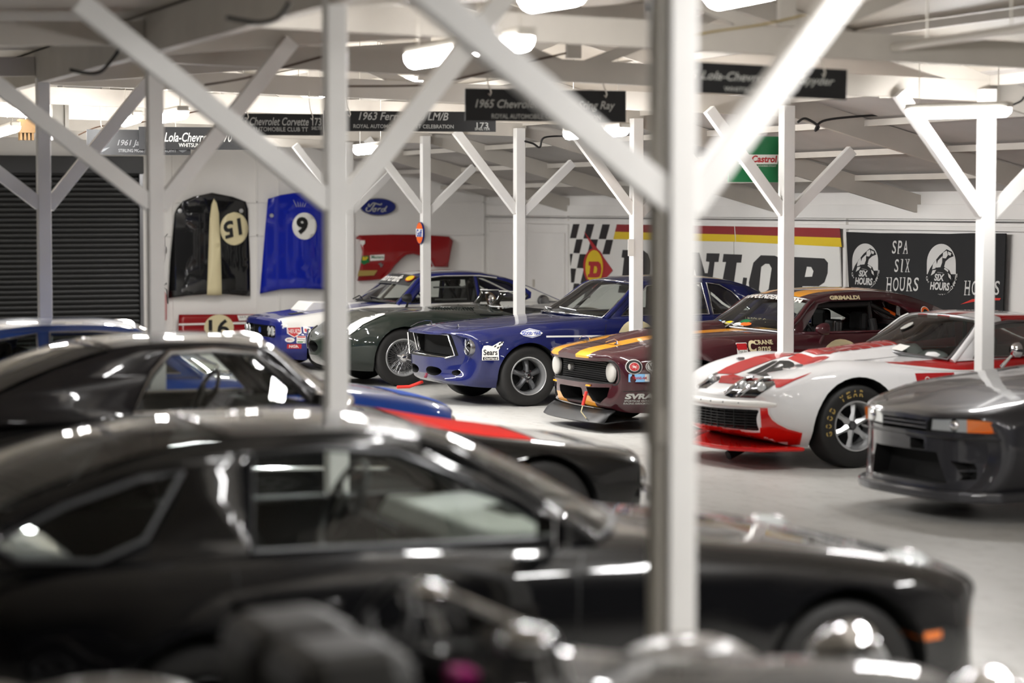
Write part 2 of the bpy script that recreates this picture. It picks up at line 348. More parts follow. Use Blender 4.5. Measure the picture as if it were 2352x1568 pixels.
lpx((2083, 257), (2322, 251), 2.86, 'large bright strip lamp above the white and red coupe')
lpx((946, 134), (1072, 112), 2.94, 'bright strip lamp over the aisle left of the diagonal brace')
lpx((1085, 108), (1211, 90), 2.97, 'bright strip lamp just right of the big diagonal brace')
lpx((366, 270), (421, 259), 2.92, 'short bright strip lamp above the black hanging boards')
lpx((285, 279), (316, 269), 2.95, 'strip lamp half hidden behind a brace over the hanging boards')
lpx((820, 345), (882, 338), 2.72, 'small strip lamp above the blue oval wall sign')
lpx((1302, 308), (1436, 297), 2.80, 'strip lamp below the board crossed by the big brace')
lpx((-20, 310), (36, 292), 2.92, 'strip lamp at the left edge above the roller door')
lpx((1210, -6), (1330, -26), 2.98, 'strip lamp cut by the top edge above the aisle')
lpx((1640, -14), (1780, -44), 2.96, 'strip lamp at the top edge beside the big white post')
for i, (x, y, z, lab) in enumerate([(8.4, 6.0, 2.95, 'strip lamp over the aisle just above the picture'), (4.9, 4.6, 2.95, 'strip lamp above the picture beside the near posts'), (4.9, 6.6, 2.95, 'strip lamp above the picture beside the downpipe post'),
                                    (7.2, 21.6, 3.3, 'added fill lamp hidden in the roof over the maroon coupe nose'), (7.4, 25.0, 3.3, 'added fill lamp hidden in the roof over the navy coupe nose'), (7.4, 28.4, 3.28, 'added fill lamp hidden in the roof over the dark green racer nose'), (7.4, 31.8, 3.2, 'added fill lamp hidden in the roof by the end wall'), (4.6, 27.0, 3.2, 'added fill lamp hidden in the roof near the roller door'), (8.9, 33.9, 3.1, 'added fill lamp hidden in the roof above the red wing panel')]):  # high roof lamps are added behind the beams to brighten the far end
    lamp((x, y-.7, z), (x, y+.7, z), lab, True, 'lamp_glow' if y < 10 else 'fill_soft')
for y, lab in ((9.6, 'added dim fill lamp over the near parking bay, outside the picture'), (15.6, 'added dim fill lamp over the near parking bay beside the blue car')): lamp((-1.6, y-.7, 2.85), (-1.6, y+.7, 2.85), lab, True, 'fill_dim')  # unseen lamps added to lift the light on the eaves beam
# ------------------------------------------------------------------ hanging black boards
def board(a, b, h0, y, label, lines, extra=None, grp='black hanging name boards', lm='silver_vinyl'):
    """a,b = top-left/top-right corners as seen; hangs at world y facing the aisle end"""
    p, q = at(*a, 1, y), at(*b, 1, y); q2 = at(a[0], a[1]+h0, 1, y); hh = p.z-q2.z; wd = q.x-p.x
    t = tag(empty('hanging_board', ((p.x+q.x)/2, y, (p.z+q.z)/2), 0), label, 'sign', grp); t.rotation_euler = (0, -math.atan2(q.z-p.z, wd), 0)
    MB().box((0, 0, -hh/2), (wd, .012, hh)).build('panel', 'sign_black', t)
    for s in (-.36, .36):
        MB().tube([(wd*s, -.012, -.035), (wd*s+.012, -.012, -.05), (wd*s+.02, -.012, -.03), (wd*s+.012, -.012, 0), (wd*s, 0, .03), (wd*s, .03, .10), (wd*s, .045, .25)], .005, 6).build('hook', 'hook', t)
    for (tx, u, v, w, h, kw) in lines:
        flat_text('lettering', tx, ((u-.5)*wd, -.008, -v*hh), (1, 0, 0), (0, 0, 1), h*hh, w*wd, lm, t, **kw)
    if extra: extra(t, wd, hh)
    return t
it = dict(shear=.28, bold=.012); ob = dict(bold=.012)
board((1068, 203), (1437, 209), 74, 16.625, 'wide black hanging board crossed by the big diagonal brace', [('1965 Chevrolet Corvette Sting Ray', .495, .5, .87, .34, it), ('ROYAL AUTOMOBILE CLUB TT CELEBRATION', .5, .85, .68, .15, ob)])
board((1520, 138), (1945, 160), 72, 13.23, 'black hanging board beside the big blurred white post', [('1965 Lola-Chevrolet T70 Spyder', .5, .45, .86, .36, it), ('WHITSUN TROPHY', .5, .82, .34, .14, ob)])
board((742, 254), (1138, 257), 47, 20.012, 'long black hanging board above the post with the orange disc', [('1963 Ferrari 330 LM/B', .46, .25, .52, .40, it), ('ROYAL AUTOMOBILE CLUB TT CELEBRATION', .46, .75, .58, .19, ob), ('173', .92, .68, .07, .3, ob), ('SHELTER', .92, .86, .09, .13, ob)])
board((535, 260), (741, 262), 50, 19.99, 'black hanging board above the blue bonnet, beside the pale grey post', [('1963 Chevrolet Corvette', .42, .36, .84, .38, it), ('ROYAL AUTOMOBILE CLUB TT', .42, .72, .82, .2, ob), ('173', .93, .36, .10, .36, ob), ('SHELTER', .93, .66, .12, .16, ob)])
mat('dim_lettering', '#6f6f70', .5)
board((318, 291), (592, 293), 52, 23.37, 'black hanging board with bright white lettering above the black bonnet', [('1965 Lola-Chevrolet T70', .42, .45, .72, .42, it), ('WHITSUN TROPHY', .5, .8, .34, .18, ob)])
def wings(t, wd, hh):
    for s in (-.36, .42):
        MB().prism([(-.08, .02), (-.02, .005), (0, .02), (.02, .005), (.08, .02), (.03, -.015), (0, -.03), (-.03, -.015)], (s*wd, -.009, -hh*.78), (1, 0, 0), (0, 0, 1), .002).build('winged_emblem', 'gunmetal', t)
board((199, 297), (437, 299), 58, 23.395, 'dull black hanging board with winged emblems above the roller door', [('1961 Jaguar E-Type', .58, .55, .58, .3, it), ('STIRLING MOSS MEMORIAL TROPHY', .58, .83, .56, .13, ob)], wings, lm='dim_lettering')
# loose cables
def cable(name, pts, r, label, m='cable'):
    P = [V(p) for p in pts]; out = []
    for i in range(len(P)-1):
        a, b, c, d = P[max(i-1, 0)], P[i], P[i+1], P[min(i+2, len(P)-1)]
        for k in range(6):
            u = k/6; out.append(.5*((2*b)+(c-a)*u+(2*a-5*b+4*c-d)*u*u+(3*b-a-3*c+d)*u**3))
    out.append(P[-1]); return tag(MB().tube(out, r, 6).build(name, m, None, 60), label, 'cable')
cable('power_cable', [at(*p, 1, 19.8) for p in ((1832, 281), (1850, 272), (1880, 290), (1872, 300), (1890, 278), (1960, 268), (2060, 262))], .012, 'black power cable looped from the post by the green sign')
cable('power_cable', [at(*p, 1, 26.5) for p in ((1205, 324), (1225, 330), (1240, 338), (1250, 316), (1300, 312))], .012, 'black power cable looped beside the navy coupe post')
cable('power_cable', [at(*p, 1, 11.2) for p in ((520, 40), (560, 48), (600, 52), (640, 40), (665, 5))], .012, 'dark cable drooping from the eaves beam at the top')
cable('power_cable', [at(*p, 1, 15.1) for p in ((160, 160), (200, 168), (230, 165), (255, 140), (275, 112))], .012, 'dark cable drooping from the eaves beam at upper left')
cable('festoon_cable', [at(*p, 1, 26.79) for p in ((180, 310), (230, 290), (300, 285), (420, 262), (540, 240), (640, 232), (745, 232))], .008, 'brown festoon cable strung above the hanging boards', 'wood_brown')
cable('festoon_cable', [at(*p, 1, 16.63) for p in ((470, 195), (560, 180), (640, 158), (740, 130))], .008, 'brown festoon cable strung along the near tie beam', 'wood_brown')
cable('festoon_cable', [at(*p, 1, 16.63) for p in ((800, 198), (930, 197), (1000, 192), (1100, 170), (1200, 145), (1300, 122))], .008, 'brown festoon cable strung above the board crossed by the brace', 'wood_brown')
cable('lamp_cable', [at(*p, 1, 16.63) for p in ((2020, 223), (2060, 224), (2078, 234), (2092, 240))], .008, 'pale lead feeding the large strip lamp', 'hook')
cable('lamp_cable', [at(*p, 1, 16.4) for p in ((2320, 243), (2345, 232), (2352, 222)) ], .008, 'dark lead leaving the large strip lamp')
cable('yellow_rope', [at(*p, 1, 13.2) for p in ((1560, 88), (1640, 72), (1740, 58), (1850, 34))], .006, 'thin yellow rope strung above the board by the big white post', 'gold_vinyl')
cq = [at(2050, 110, 2, 3.12), at(2400, 58, 2, 3.12)]
t = tag(empty('roof_conduit', cq[0]), 'white conduit pipe under the roof at upper right', 'pipe'); MB().tube([(0, 0, 0), cq[1]-cq[0]], .028, 10).build('pipe', 'hook', t, 60)
for k in (.25, .8): q_ = (cq[1]-cq[0])*k; MB().tube([q_, q_+V((0, 0, roofz(cq[0].x+q_.x)-3.12+.01))], .006, 5).build('hanger_wire', 'hook', t)
# ------------------------------------------------------------------ far end wall: bonnets, wing panel, oval sign
def panel(name, poly, y, bulge, m, parent=None, step=.12, thick=.03, holes=()):
    P = [at(*p, 1, y) for p in poly]; H = [[at(*p, 1, y) for p in h] for h in holes]; L_ = [P]+H
    flat = [(q.x, q.z) for l in L_ for q in l]; tri = tessellate_polygon([[V((q.x, q.z, 0)) for q in l] for l in L_])
    x0 = min(p[0] for p in flat); x1 = max(p[0] for p in flat); z0 = min(p[1] for p in flat); z1 = max(p[1] for p in flat)
    bm = bmesh.new(); vs = [bm.verts.new((a, 0, c)) for a, c in flat]
    for t in tri:
        try: bm.faces.new([vs[i] for i in t])
        except ValueError: pass
    for lo, hi, ax in ((x0, x1, 0), (z0, z1, 2)):
        c = lo+step
        while c < hi:
            bmesh.ops.bisect_plane(bm, geom=bm.verts[:]+bm.edges[:]+bm.faces[:], plane_co=(c, 0, 0) if ax == 0 else (0, 0, c), plane_no=(1, 0, 0) if ax == 0 else (0, 0, 1)); c += step
    for v in bm.verts:
        u = (v.co.x-x0)/(x1-x0)*2-1; w_ = (v.co.z-z0)/(z1-z0)*2-1; v.co.y = y-bulge(u, w_)
    bmesh.ops.recalc_face_normals(bm, faces=bm.faces)
    if sum(f.normal.y for f in bm.faces) > 0: bmesh.ops.reverse_faces(bm, faces=bm.faces)
    me = bpy.data.meshes.new(name); bm.to_mesh(me); bm.free(); shade(me, 40)
    return link(name, me, m, parent, solid=thick)
paint('bonnet_black', '#0d0d0e'); paint('bonnet_blue', '#0a1f9c'); paint('panel_red', '#8d0f14')
t = tag(empty('car_bonnet', at(480, 680, 1, YL-.12)), 'black car bonnet with cream stripe and roundel 15', 'car bonnet', 'bonnets hung on the end wall'); o = t
inv = Matrix.Translation(-t.location)
def own(ob, par): ob.parent = par; ob.matrix_parent_inverse = inv; return ob
bul = lambda u, w_: .05+.07*(1-u*u)+.05*max(0, w_)**3
yb = YL-.02
own(panel('skin', [(389, 600), (399, 490), (404, 478), (416, 462), (440, 452), (482, 443), (530, 452), (561, 463), (567, 480), (572, 600), (573, 680), (520, 675), (480, 674), (430, 678), (385, 684)], yb, bul, 'bonnet_black'), t)
b2 = lambda u, w_: .052+.07*1+.05*.5*max(0, w_)**2
own(panel('stripe', [(471, 677), (475, 560), (477, 500), (480, 470), (485, 456), (492, 466), (498, 490), (502, 560), (505, 677)], yb, lambda u, w_: .125+.05*max(0, w_)**3, 'cream_vinyl', thick=.004), t)
own(panel('roundel', ell(534, 525, 33, 38), yb, lambda u, w_: .108-.022*u, 'cream_vinyl', thick=.004), t)
own(wtext('number', '15', 535, 524, 46, 38, 1, yb-.135, 'black_vinyl', rot=math.radians(196), bold=.03, shear=.15), t)
own(plate('oval_badge', ell(481, 452, 13, 4.5), 1, yb-.14, .004, 'blue_vinyl'), t)
for x in (413, 554): own(MB().lathe([(.0, -.012), (.03, -.01), (.036, 0)], at(x, 484, 1, yb-.10), 'y', 16).build('bonnet_pin', 'alloy'), t)
t = tag(empty('car_bonnet', at(690, 670, 1, YL-.12)), 'bright blue car bonnet with white roundel', 'car bonnet', 'bonnets hung on the end wall'); inv = Matrix.Translation(-t.location)
own(panel('skin', [(595, 674), (604, 560), (612, 457), (640, 448), (690, 440), (740, 447), (770, 456), (779, 560), (790, 672), (740, 664), (690, 661), (640, 664)], yb, lambda u, w_: .05+.07*(1-u*u)+.04*max(0, w_)**3+(.03 if abs(u) < .28 and w_ < .62 else 0), 'bonnet_blue'), t)
own(panel('roundel', ell(693, 519, 28, 31), yb, lambda u, w_: .158, 'white_vinyl', thick=.004), t)
own(wtext('number', '9', 694, 518, 27, 40, 1, yb-.17, 'black_vinyl', bold=.05), t)
own(MB().lathe([(.0, -.012), (.03, -.01), (.036, 0)], at(624, 495, 1, yb-.09), 'y', 16).build('bonnet_pin', 'alloy'), t)
for k in range(5):
    a = at(690, 475, 1, yb-.135); own(MB().tube([a+V(((k-2)*.03, 0, 0)), a+V(((k-2)*.06, 0, .12+.03*(k % 2))), a+V(((k-2)*.09, 0, .16))], .005, 5).build('pinstripe', 'silver_vinyl'), t)
t = tag(empty('wing_panel', at(920, 640, 1, YL-.1)), 'red front wing panel with wheel arch hung on the end wall', 'car panel'); inv = Matrix.Translation(-t.location)
own(panel('skin', [(814, 546), (822, 540), (900, 538), (960, 538.5), (1028, 543), (1036, 553), (1030, 575), (1025, 600), (1024, 613), (992, 612), (984, 596), (968, 584), (949, 580), (930, 583), (916, 594), (903, 608), (891, 625), (880, 640), (850, 643), (819, 645), (822, 615), (827, 578), (823, 549)], yb, lambda u, w_: .06+.08*(1-w_*w_), 'panel_red'), t)
arch = [at(*p, 1, yb-.13) for p in ((992, 612), (984, 596), (968, 584), (949, 580), (930, 583), (916, 594), (903, 608), (891, 625), (880, 640))]
own(MB().tube(arch, .022, 8).build('arch_lip', 'panel_red', None, 60), t)
own(plate('shield_sticker', [(831, 588), (847, 587), (847, 597), (849, 602), (843, 604), (836, 608), (830, 604), (828, 600), (831, 597)], 1, yb-.145, .003, 'green_vinyl'), t)
own(wtext('lettering', 'BP', 839, 593.5, 12, 8, 1, yb-.150, 'yellow_vinyl', bold=.03), t)
own(plate('sticker', [(850, 586), (883, 584), (882, 597), (850, 599)], 1, yb-.145, .003, 'white_vinyl'), t)
own(wtext('lettering', 'Masters', 867, 590, 28, 7, 1, yb-.150, 'green_vinyl', bold=.02), t)
own(plate('gold_flash', [(824, 621), (867, 620.5), (859, 632), (821, 634)], 1, yb-.125, .003, 'gold_vinyl'), t)
own(plate('horse_badge', [(872, 604), (876, 603), (877, 608), (881, 605), (878, 611), (876, 613.5), (873, 613), (873, 609), (868, 606)], 1, yb-.145, .003, 'steel'), t)
own(plate('shield_sticker', [(827, 552), (838, 552), (838, 559), (832.5, 564), (827, 559)], 1, yb-.135, .003, 'white_vinyl'), t)
# oval sign with script
t = tag(empty('oval_sign', at(868, 494, 1, YL-.05)), 'blue oval wall sign with white script lettering', 'sign'); inv = Matrix.Translation(-t.location)
own(plate('face', ell(868, 475, 39, 18.5), 1, YL-.04, .03, 'blue_sign' if 'blue_sign' in M else mat('blue_sign', '#0c1f6e', .3)), t); own(plate('edge', ell(868, 475, 40.5, 20), 1, YL-.03, .02, 'steel'), t)
def stroke(pts, ax, c, r, m, par, name='lettering'):
    P = [at(*p, ax, c) for p in pts]; out = []
    for i in range(len(P)-1):
        a, b_, c_, d = P[max(i-1, 0)], P[i], P[i+1], P[min(i+2, len(P)-1)]
        for k in range(5):
            u = k/5; out.append(.5*((2*b_)+(c_-a)*u+(2*a-5*b_+4*c_-d)*u*u+(3*b_-a-3*c_+d)*u**3))
    out.append(P[-1]); return own(MB().tube(out, r, 6).build(name, m, None, 60), par)
yo = YL-.075
stroke([(848, 468), (846, 472), (849, 474), (853, 470), (858, 466), (866, 468), (874, 470), (877, 467)], 1, yo, .011, 'silver_vinyl', t)
stroke([(862, 467), (856, 476), (850, 484), (844, 485), (841, 481), (844, 476)], 1, yo, .011, 'silver_vinyl', t)
stroke([(862, 478), (857, 481), (857, 485), (861, 485), (863, 481), (862, 478), (866, 479)], 1, yo, .009, 'silver_vinyl', t)
stroke([(870, 478), (867, 485), (870, 480), (875, 478)], 1, yo, .009, 'silver_vinyl', t)
stroke([(884, 479), (878, 480), (876, 485), (880, 486), (884, 480), (889, 473), (884, 483), (887, 485)], 1, yo, .009, 'silver_vinyl', t)
# red side panel with number 16
t = tag(empty('bodywork_display', at(500, 800, 1, YL-.2)), 'red car side panel with cream roundel 16', 'car panel'); inv = Matrix.Translation(-t.location)
own(panel('skin', [(410, 722), (590, 721), (610, 742), (612, 815), (405, 815), (408, 745)], YL-.1, lambda u, w_: .03+.05*(1-w_*w_), 'panel_red'), t)
own(plate('stripe', [(410, 743), (606, 738), (607, 743), (410, 747)], 1, YL-.185, .003, 'white_vinyl'), t)
own(plate('roundel', ell(503, 752, 34, 30), 1, YL-.187, .003, 'cream_vinyl'), t); own(wtext('number', '16', 503, 753, 48, 40, 1, YL-.193, 'black_vinyl', bold=.025), t)
own(plate('sticker', [(545, 724), (590, 723), (590, 735), (549, 736)], 1, YL-.187, .003, 'white_vinyl'), t); own(wtext('lettering', 'B.R.M. OWEN', 569, 728, 36, 5, 1, YL-.192, 'black_vinyl'), t)
own(plate('sticker', [(558, 764), (590, 763), (590, 775), (559, 777)], 1, YL-.187, .003, 'white_vinyl'), t)
# extinguisher, pull switch, wall battens
t = tag(empty('fire_extinguisher', at(372, 735, 1, YL-.12)), 'red fire extinguisher on the wall beside the roller door', 'fire extinguisher'); inv = Matrix.Translation(-t.location)
p0, p1 = at(372, 735, 1, YL-.1), at(372, 668, 1, YL-.1); hgt = p1.z-p0.z
own(MB().lathe([(0, 0), (.07, 0), (.075, .02), (.075, hgt*.85), (.05, hgt*.95), (.02, hgt)], p0, 'z', 18).build('cylinder', 'red_vinyl', None, 40), t)
own(MB().tube([p1, p1+V((0, 0, .08)), p1+V((.07, -.02, .12))], .014, 8).build('valve', 'black_trim'), t); own(MB().tube([p1+V((0, -.02, .06)), p1+V((.06, -.05, .02)), p1+V((.08, -.05, -.2))], .01, 6).build('hose', 'black_trim'), t)
t = tag(empty('pull_switch', at(378, 576, 1, YL-.08)), 'grey pull switch hanging by a cord near the black bonnet', 'switch'); inv = Matrix.Translation(-t.location)
p0 = at(378, 574, 1, YL-.06); own(MB().lathe([(0, -.06), (.03, -.05), (.035, 0), (.03, .05), (0, .06)], p0, 'z', 12).build('housing', 'steel', None, 40), t)
own(MB().tube([p0, p0+V((0, 0, .2)), p0+V((.06, .04, .25))], .006, 5).build('cord', 'cable'), t); own(MB().tube([p0, p0+V((0, 0, -.12)), p0+V((-.04, 0, -.25))], .004, 5).build('pull_cord', 'cable'), t)
tn = [0]
def trim(c, d, m='wall_white'):
    tn[0] += 1; return struct(MB().box(c, d).build('trim_%d' % tn[0], m, bevel=.004))
for px in (398, 590, 640, 812, 1110): p = at(px, 600, 1, YL); trim((p.x, YL-.012, 1.8), (.03, .024, 3.6))
for py in (464, 540): p = at(650, py, 1, YL); trim(((dr+.2+XW)/2, YL-.012, p.z), (XW-dr-.2, .024, .03))
# ------------------------------------------------------------------ back wall: rails, doors, banners
xb = XW-.01
for z, h in ((2.08, .16), (1.90, .05)): trim((XW-.02, 17, z), (.05, 44, h))
trim((XW-.05, 17, 1.975), (.012, 44, .012), 'steel')
for px in (1212, 1306, 1945): q = at(px, 600, 0, XW); trim((XW-.015, q.y, 1.0), (.04, .07, 2.0))
for i, (x0, x1) in enumerate(((1128, 1205), (1216, 1300))):
    a, b_ = at(x0, 540, 0, XW), at(x1, 540, 0, XW); o = struct(empty('door_%d' % (i+2), (XW-.02, (a.y+b_.y)/2, 0))); MB().box((0, 0, .87), (.035, a.y-b_.y, 1.74)).build('leaf', 'wall_white', o, bevel=.008)
    MB().box((-.03, (a.y-b_.y)*.3, .95), (.02, .06, .12)).build('lock_plate', 'hook', o)
# tyre brand banner board
t = tag(empty('advertising_board', at(1620, 690, 0, XW-.05)), 'long white advertising board with chequers and red and yellow bands', 'sign'); inv = Matrix.Translation(-t.location)
xd = XW-.05
own(plate('panel', [(1310, 513), (1687, 519.5), (1688.5, 740), (1316, 715)], 0, xd, .015, 'white_vinyl'), t)
own(plate('panel', [(1688.5, 519.5), (1929, 524), (1938, 760), (1690, 740)], 0, xd, .015, 'white_vinyl'), t)
e = xd-.017
own(plate('red_band', [(1417, 515), (1686, 519.5), (1687.5, 538.5), (1413, 532)], 0, e, .003, 'red_dull' if 'red_dull' in M else mat('red_dull', '#8e1519', .45)), t)
own(plate('red_band', [(1688.5, 519.5), (1929, 524), (1931, 546), (1690, 538.5)], 0, e, .003, 'red_dull'), t)
own(plate('yellow_band', [(1413, 532), (1687.5, 538.5), (1689, 555), (1409, 549)], 0, e, .003, 'yellow_vinyl'), t)
own(plate('yellow_band', [(1690, 538.5), (1931, 546), (1934, 567), (1690.5, 555)], 0, e, .003, 'yellow_vinyl'), t)
z6 = lambda x, y: (1290+x/8.252, 490+y/8.252)
for c in (((220, 200), (340, 200), (275, 470), (160, 470)), ((480, 200), (620, 203), (545, 480), (415, 475)), ((775, 205), (915, 207), (840, 487), (705, 483)), ((280, 490), (400, 490), (340, 755), (225, 750)),
          ((555, 490), (690, 493), (625, 765), (490, 765)), ((845, 497), (975, 500), (910, 775), (775, 772)), ((158, 765), (212, 765), (168, 990)), ((345, 770), (465, 772), (412, 1040), (292, 1035)),
          ((172, 1042), (275, 1045), (235, 1310), (182, 1310)), ((425, 1045), (540, 1048), (475, 1325), (358, 1322)), ((235, 1325), (340, 1330), (315, 1600), (195, 1600)), ((480, 1335), (600, 1338), (540, 1600), (420, 1600))):
    own(plate('chequer', [z6(*p) for p in c], 0, e, .003, 'black_vinyl'), t)
own(plate('arrow', [z6(425, 340), z6(650, 630), z6(970, 1080), z6(600, 1500), z6(560, 800), z6(590, 660)], 0, e-.004, .003, 'red_vinyl'), t)
own(plate('oval', ell(1364.5, 612, 24.5, 42), 0, e-.006, .003, 'red_vinyl'), t); own(plate('oval_field', ell(1365, 613, 20, 39), 0, e-.010, .003, 'yellow_vinyl'), t)
own(plate('letter', [z6(515, 910), z6(700, 912), z6(740, 960), z6(755, 1040), z6(745, 1130), z6(715, 1200), z6(660, 1215), z6(495, 1210), z6(505, 1150), z6(530, 1145), z6(545, 990), z6(512, 985)], 0, e-.014, .003, 'red_vinyl', holes=[[z6(615, 1000), z6(665, 1000), z6(680, 1060), z6(660, 1130), z6(600, 1135)]]), t)
mat('letter_black', '#1d1c1d', .5)
g = 0
for poly, hole in (
    ([(1430.6, 573.6), (1478, 575), (1489, 583), (1495, 599), (1494, 625), (1488, 650), (1476, 668), (1462, 674), (1420, 672), (1423, 655), (1427, 655), (1434, 592), (1428, 591)], [(1452, 594), (1468, 595), (1474, 612), (1470, 640), (1460, 653), (1445, 652)]),
    ([(1503, 576), (1540, 577.5), (1538, 595), (1531, 595), (1525, 645), (1535, 652), (1545, 645), (1552, 596), (1545, 595.5), (1547, 578), (1576, 579), (1574, 597), (1568, 597), (1561, 650), (1548, 672), (1515, 674), (1502, 660), (1509, 595), (1501.5, 594)], None),
    ([(1580, 579), (1606, 580), (1619, 627), (1626, 627), (1630, 601.5), (1622, 600), (1623.6, 581.3), (1652.7, 582), (1650, 601.5), (1641, 601.5), (1632, 679), (1612, 678), (1594, 615), (1589, 660), (1598, 661), (1596, 677), (1568, 676), (1570, 659), (1578, 659), (1586, 598), (1578, 597)], None),
    ([(1662.4, 583), (1704.4, 584.5), (1702, 603), (1692, 603), (1684, 660), (1704, 661), (1707.6, 637), (1715.7, 637.8), (1710, 684), (1644, 680), (1647, 660), (1657, 660), (1668, 601.5), (1660, 601.5)], None),
    ([(1720.5, 648), (1731, 603), (1748, 586), (1780, 587), (1793, 593), (1799, 610), (1797, 645), (1788, 676), (1770, 690), (1738, 688), (1723, 676)], [(1743, 666), (1748, 613), (1757.7, 605.5), (1767.4, 606), (1773, 616), (1766, 664), (1756, 672), (1747, 671)]),
    ([(1806, 589), (1893.4, 593.4), (1901.5, 603), (1900.7, 627), (1893.4, 648), (1880.5, 657), (1843, 657), (1841, 674), (1850, 675), (1848, 694), (1795, 691), (1798, 671), (1808, 672), (1817, 610), (1804, 609)], [(1853, 612), (1864, 613), (1869, 622.5), (1866, 635), (1848, 636)])):
    own(plate('letter', poly, 0, e, .004, 'letter_black', holes=[hole] if hole else ()), t)
# black cloth banner
t = tag(empty('cloth_banner', at(2128, 700, 0, XW-.06)), 'black cloth banner with white lettering and two flag emblems', 'banner'); inv = Matrix.Translation(-t.location); xs = XW-.07
bz = lambda x, y: (1930+x/5.573, 510+y/5.573)
mat('banner_cloth', '#121214', .8, noise=.25, scale=3); mat('banner_print', '#c9c7c4', .7)
own(plate('cloth', [bz(88, 125), bz(500, 140), bz(1000, 143), bz(1400, 150), bz(1700, 140), bz(2130, 145), bz(2095, 1050), bz(2095, 1300), bz(150, 1300), bz(120, 830)], 0, xs, .012, 'banner_cloth'), t)
e = xs-.014
def btxt(s, x, y, w_, h, **k): return own(wtext('lettering', s, *bz(x, y), w_/5.573, h/5.573, 0, e-.002, 'banner_print', **k), t)
def serif(s, x, y, w_, h):
    """roman italic capitals: slim letters with foot and head serifs"""
    n = len(s); cw = w_/n
    for i, ch in enumerate(s):
        cx = x-w_/2+cw*(i+.5); iw = cw*(.45 if ch == 'I' else .82); btxt(ch, cx, y, iw, h, shear=.16, bold=.01)
        for fx, fy in {'P': ((-.3, .5),), 'A': ((-.36, .5), (.34, .5)), 'I': ((0, .5), (0, -.5)), 'X': ((-.32, .5), (.3, .5), (-.28, -.5), (.32, -.5)), 'H': ((-.34, .5), (.26, .5), (-.26, -.5), (.34, -.5)), 'U': ((-.28, -.5), (.34, -.5)), 'R': ((-.34, .5), (.34, .5))}.get(ch, ()):
            px, py = cx+fx*iw, y+fy*h*.96; hw = cw*.17; hh = h*.028; own(plate('serif', [bz(px-hw, py-hh), bz(px+hw, py-hh), bz(px+hw, py+hh), bz(px-hw, py+hh)], 0, e, .002, 'banner_print'), t)
serif('SPA', 762, 320, 215, 168); serif('SIX', 790, 556, 210, 166); serif('HOURS', 797, 795, 430, 176); serif('HOURS', 1815, 842, 470, 184)
for cx, cy, s in ((320, 445, 1.0), (1295, 470, 1.12)):
    T = lambda pts: [bz(cx+x*s, cy+y*s) for x, y in pts]
    own(plate('dome', T([(-165, 175)]+[(165*math.cos(a), 50-222*math.sin(a)) for a in [PI-PI*i/20 for i in range(21)]]+[(165, 175)]), 0, e, .002, 'banner_print'), t)
    own(plate('flag', T([(-160, 180), (-130, 110), (-85, 40), (-20, -40), (60, -110), (120, -80), (140, -30), (90, -10), (45, 30), (30, 90), (90, 130), (110, 180), (140, 230), (110, 270), (70, 200), (20, 160), (-40, 150), (-90, 175), (-150, 260)]), 0, e-.003, .002, 'banner_cloth'), t)
    for q in ([(-95, 60), (-60, 10), (-50, 70), (-70, 110), (-105, 120)], [(-40, 20), (10, -30), (10, 40), (-10, 95), (-60, 100)], [(20, -70), (60, -95), (75, -45), (50, -5), (15, -10)], [(75, -85), (115, -65), (105, -35), (80, -45)],
              [(40, 100), (80, 130), (75, 150), (30, 115)], [(75, 160), (105, 190), (110, 235), (85, 210)], [(-100, 130), (-60, 125), (-80, 165), (-120, 190)]):
        own(plate('flag_check', T(q), 0, e-.006, .002, 'banner_print'), t)
    own(plate('field', T([(-95, 165), (-40, 155), (25, 165), (75, 215), (110, 290), (100, 350), (60, 400), (-140, 400), (-150, 290)]), 0, e-.0055, .0015, 'banner_cloth'), t)
    own(wtext('lettering', 'SIX', *bz(cx-25*s, cy+212*s), 118*s/5.573, 82*s/5.573, 0, e-.009, 'banner_print', shear=.2, bold=.04), t); own(wtext('lettering', 'HOURS', *bz(cx-20*s, cy+312*s), 225*s/5.573, 92*s/5.573, 0, e-.009, 'banner_print', shear=.2, bold=.04), t)
    word = 'OF SPA-FRANCORCHAMPS'
    for i, ch in enumerate(word):
        if ch == ' ': continue
        a = math.radians(196+(352-196)*i/(len(word)-1)); x, y = 172*math.cos(a), -185*math.sin(a)*1.28+155
        own(wtext('lettering', ch, *bz(cx+x*s, cy+y*s), 24*s/5.573, 42*s/5.573, 0, e-.004, 'banner_print', rot=a+PI/2, bold=.02), t)
own(plate('red_swoosh', [bz(1540, 1052), bz(1690, 985), bz(1850, 965), bz(2058, 972), bz(2040, 1000), bz(1850, 1000), bz(1700, 1020)], 0, e, .002, 'flag_red'), t)
# green oil sign by the post
ys = 20.15
t = tag(empty('oil_sign', at(1745, 418, 1, ys)), 'green sign with white lozenge hanging beside a far post', 'sign'); inv = Matrix.Translation(-t.location)
mat('sign_green', '#0b6a3c', .4)
own(plate('panel', [(1672, 312), (1798, 314), (1798, 419), (1672, 418)], 1, ys, .02, 'sign_green'), t)
own(plate('lozenge', [(1702, 355), (1791, 355), (1785, 377), (1697, 377)], 1, ys-.022, .003, 'white_vinyl'), t); own(plate('disc', ell(1713, 366, 9, 9), 1, ys-.027, .003, 'green_vinyl'), t)
own(wtext('lettering', 'Castrol', 1756, 365, 58, 16, 1, ys-.027, 'red_vinyl', shear=.15, bold=.03), t); own(wtext('lettering', 'AUTHORISED STOCKIST', 1762, 381, 42, 3.5, 1, ys-.024, 'white_vinyl'), t)
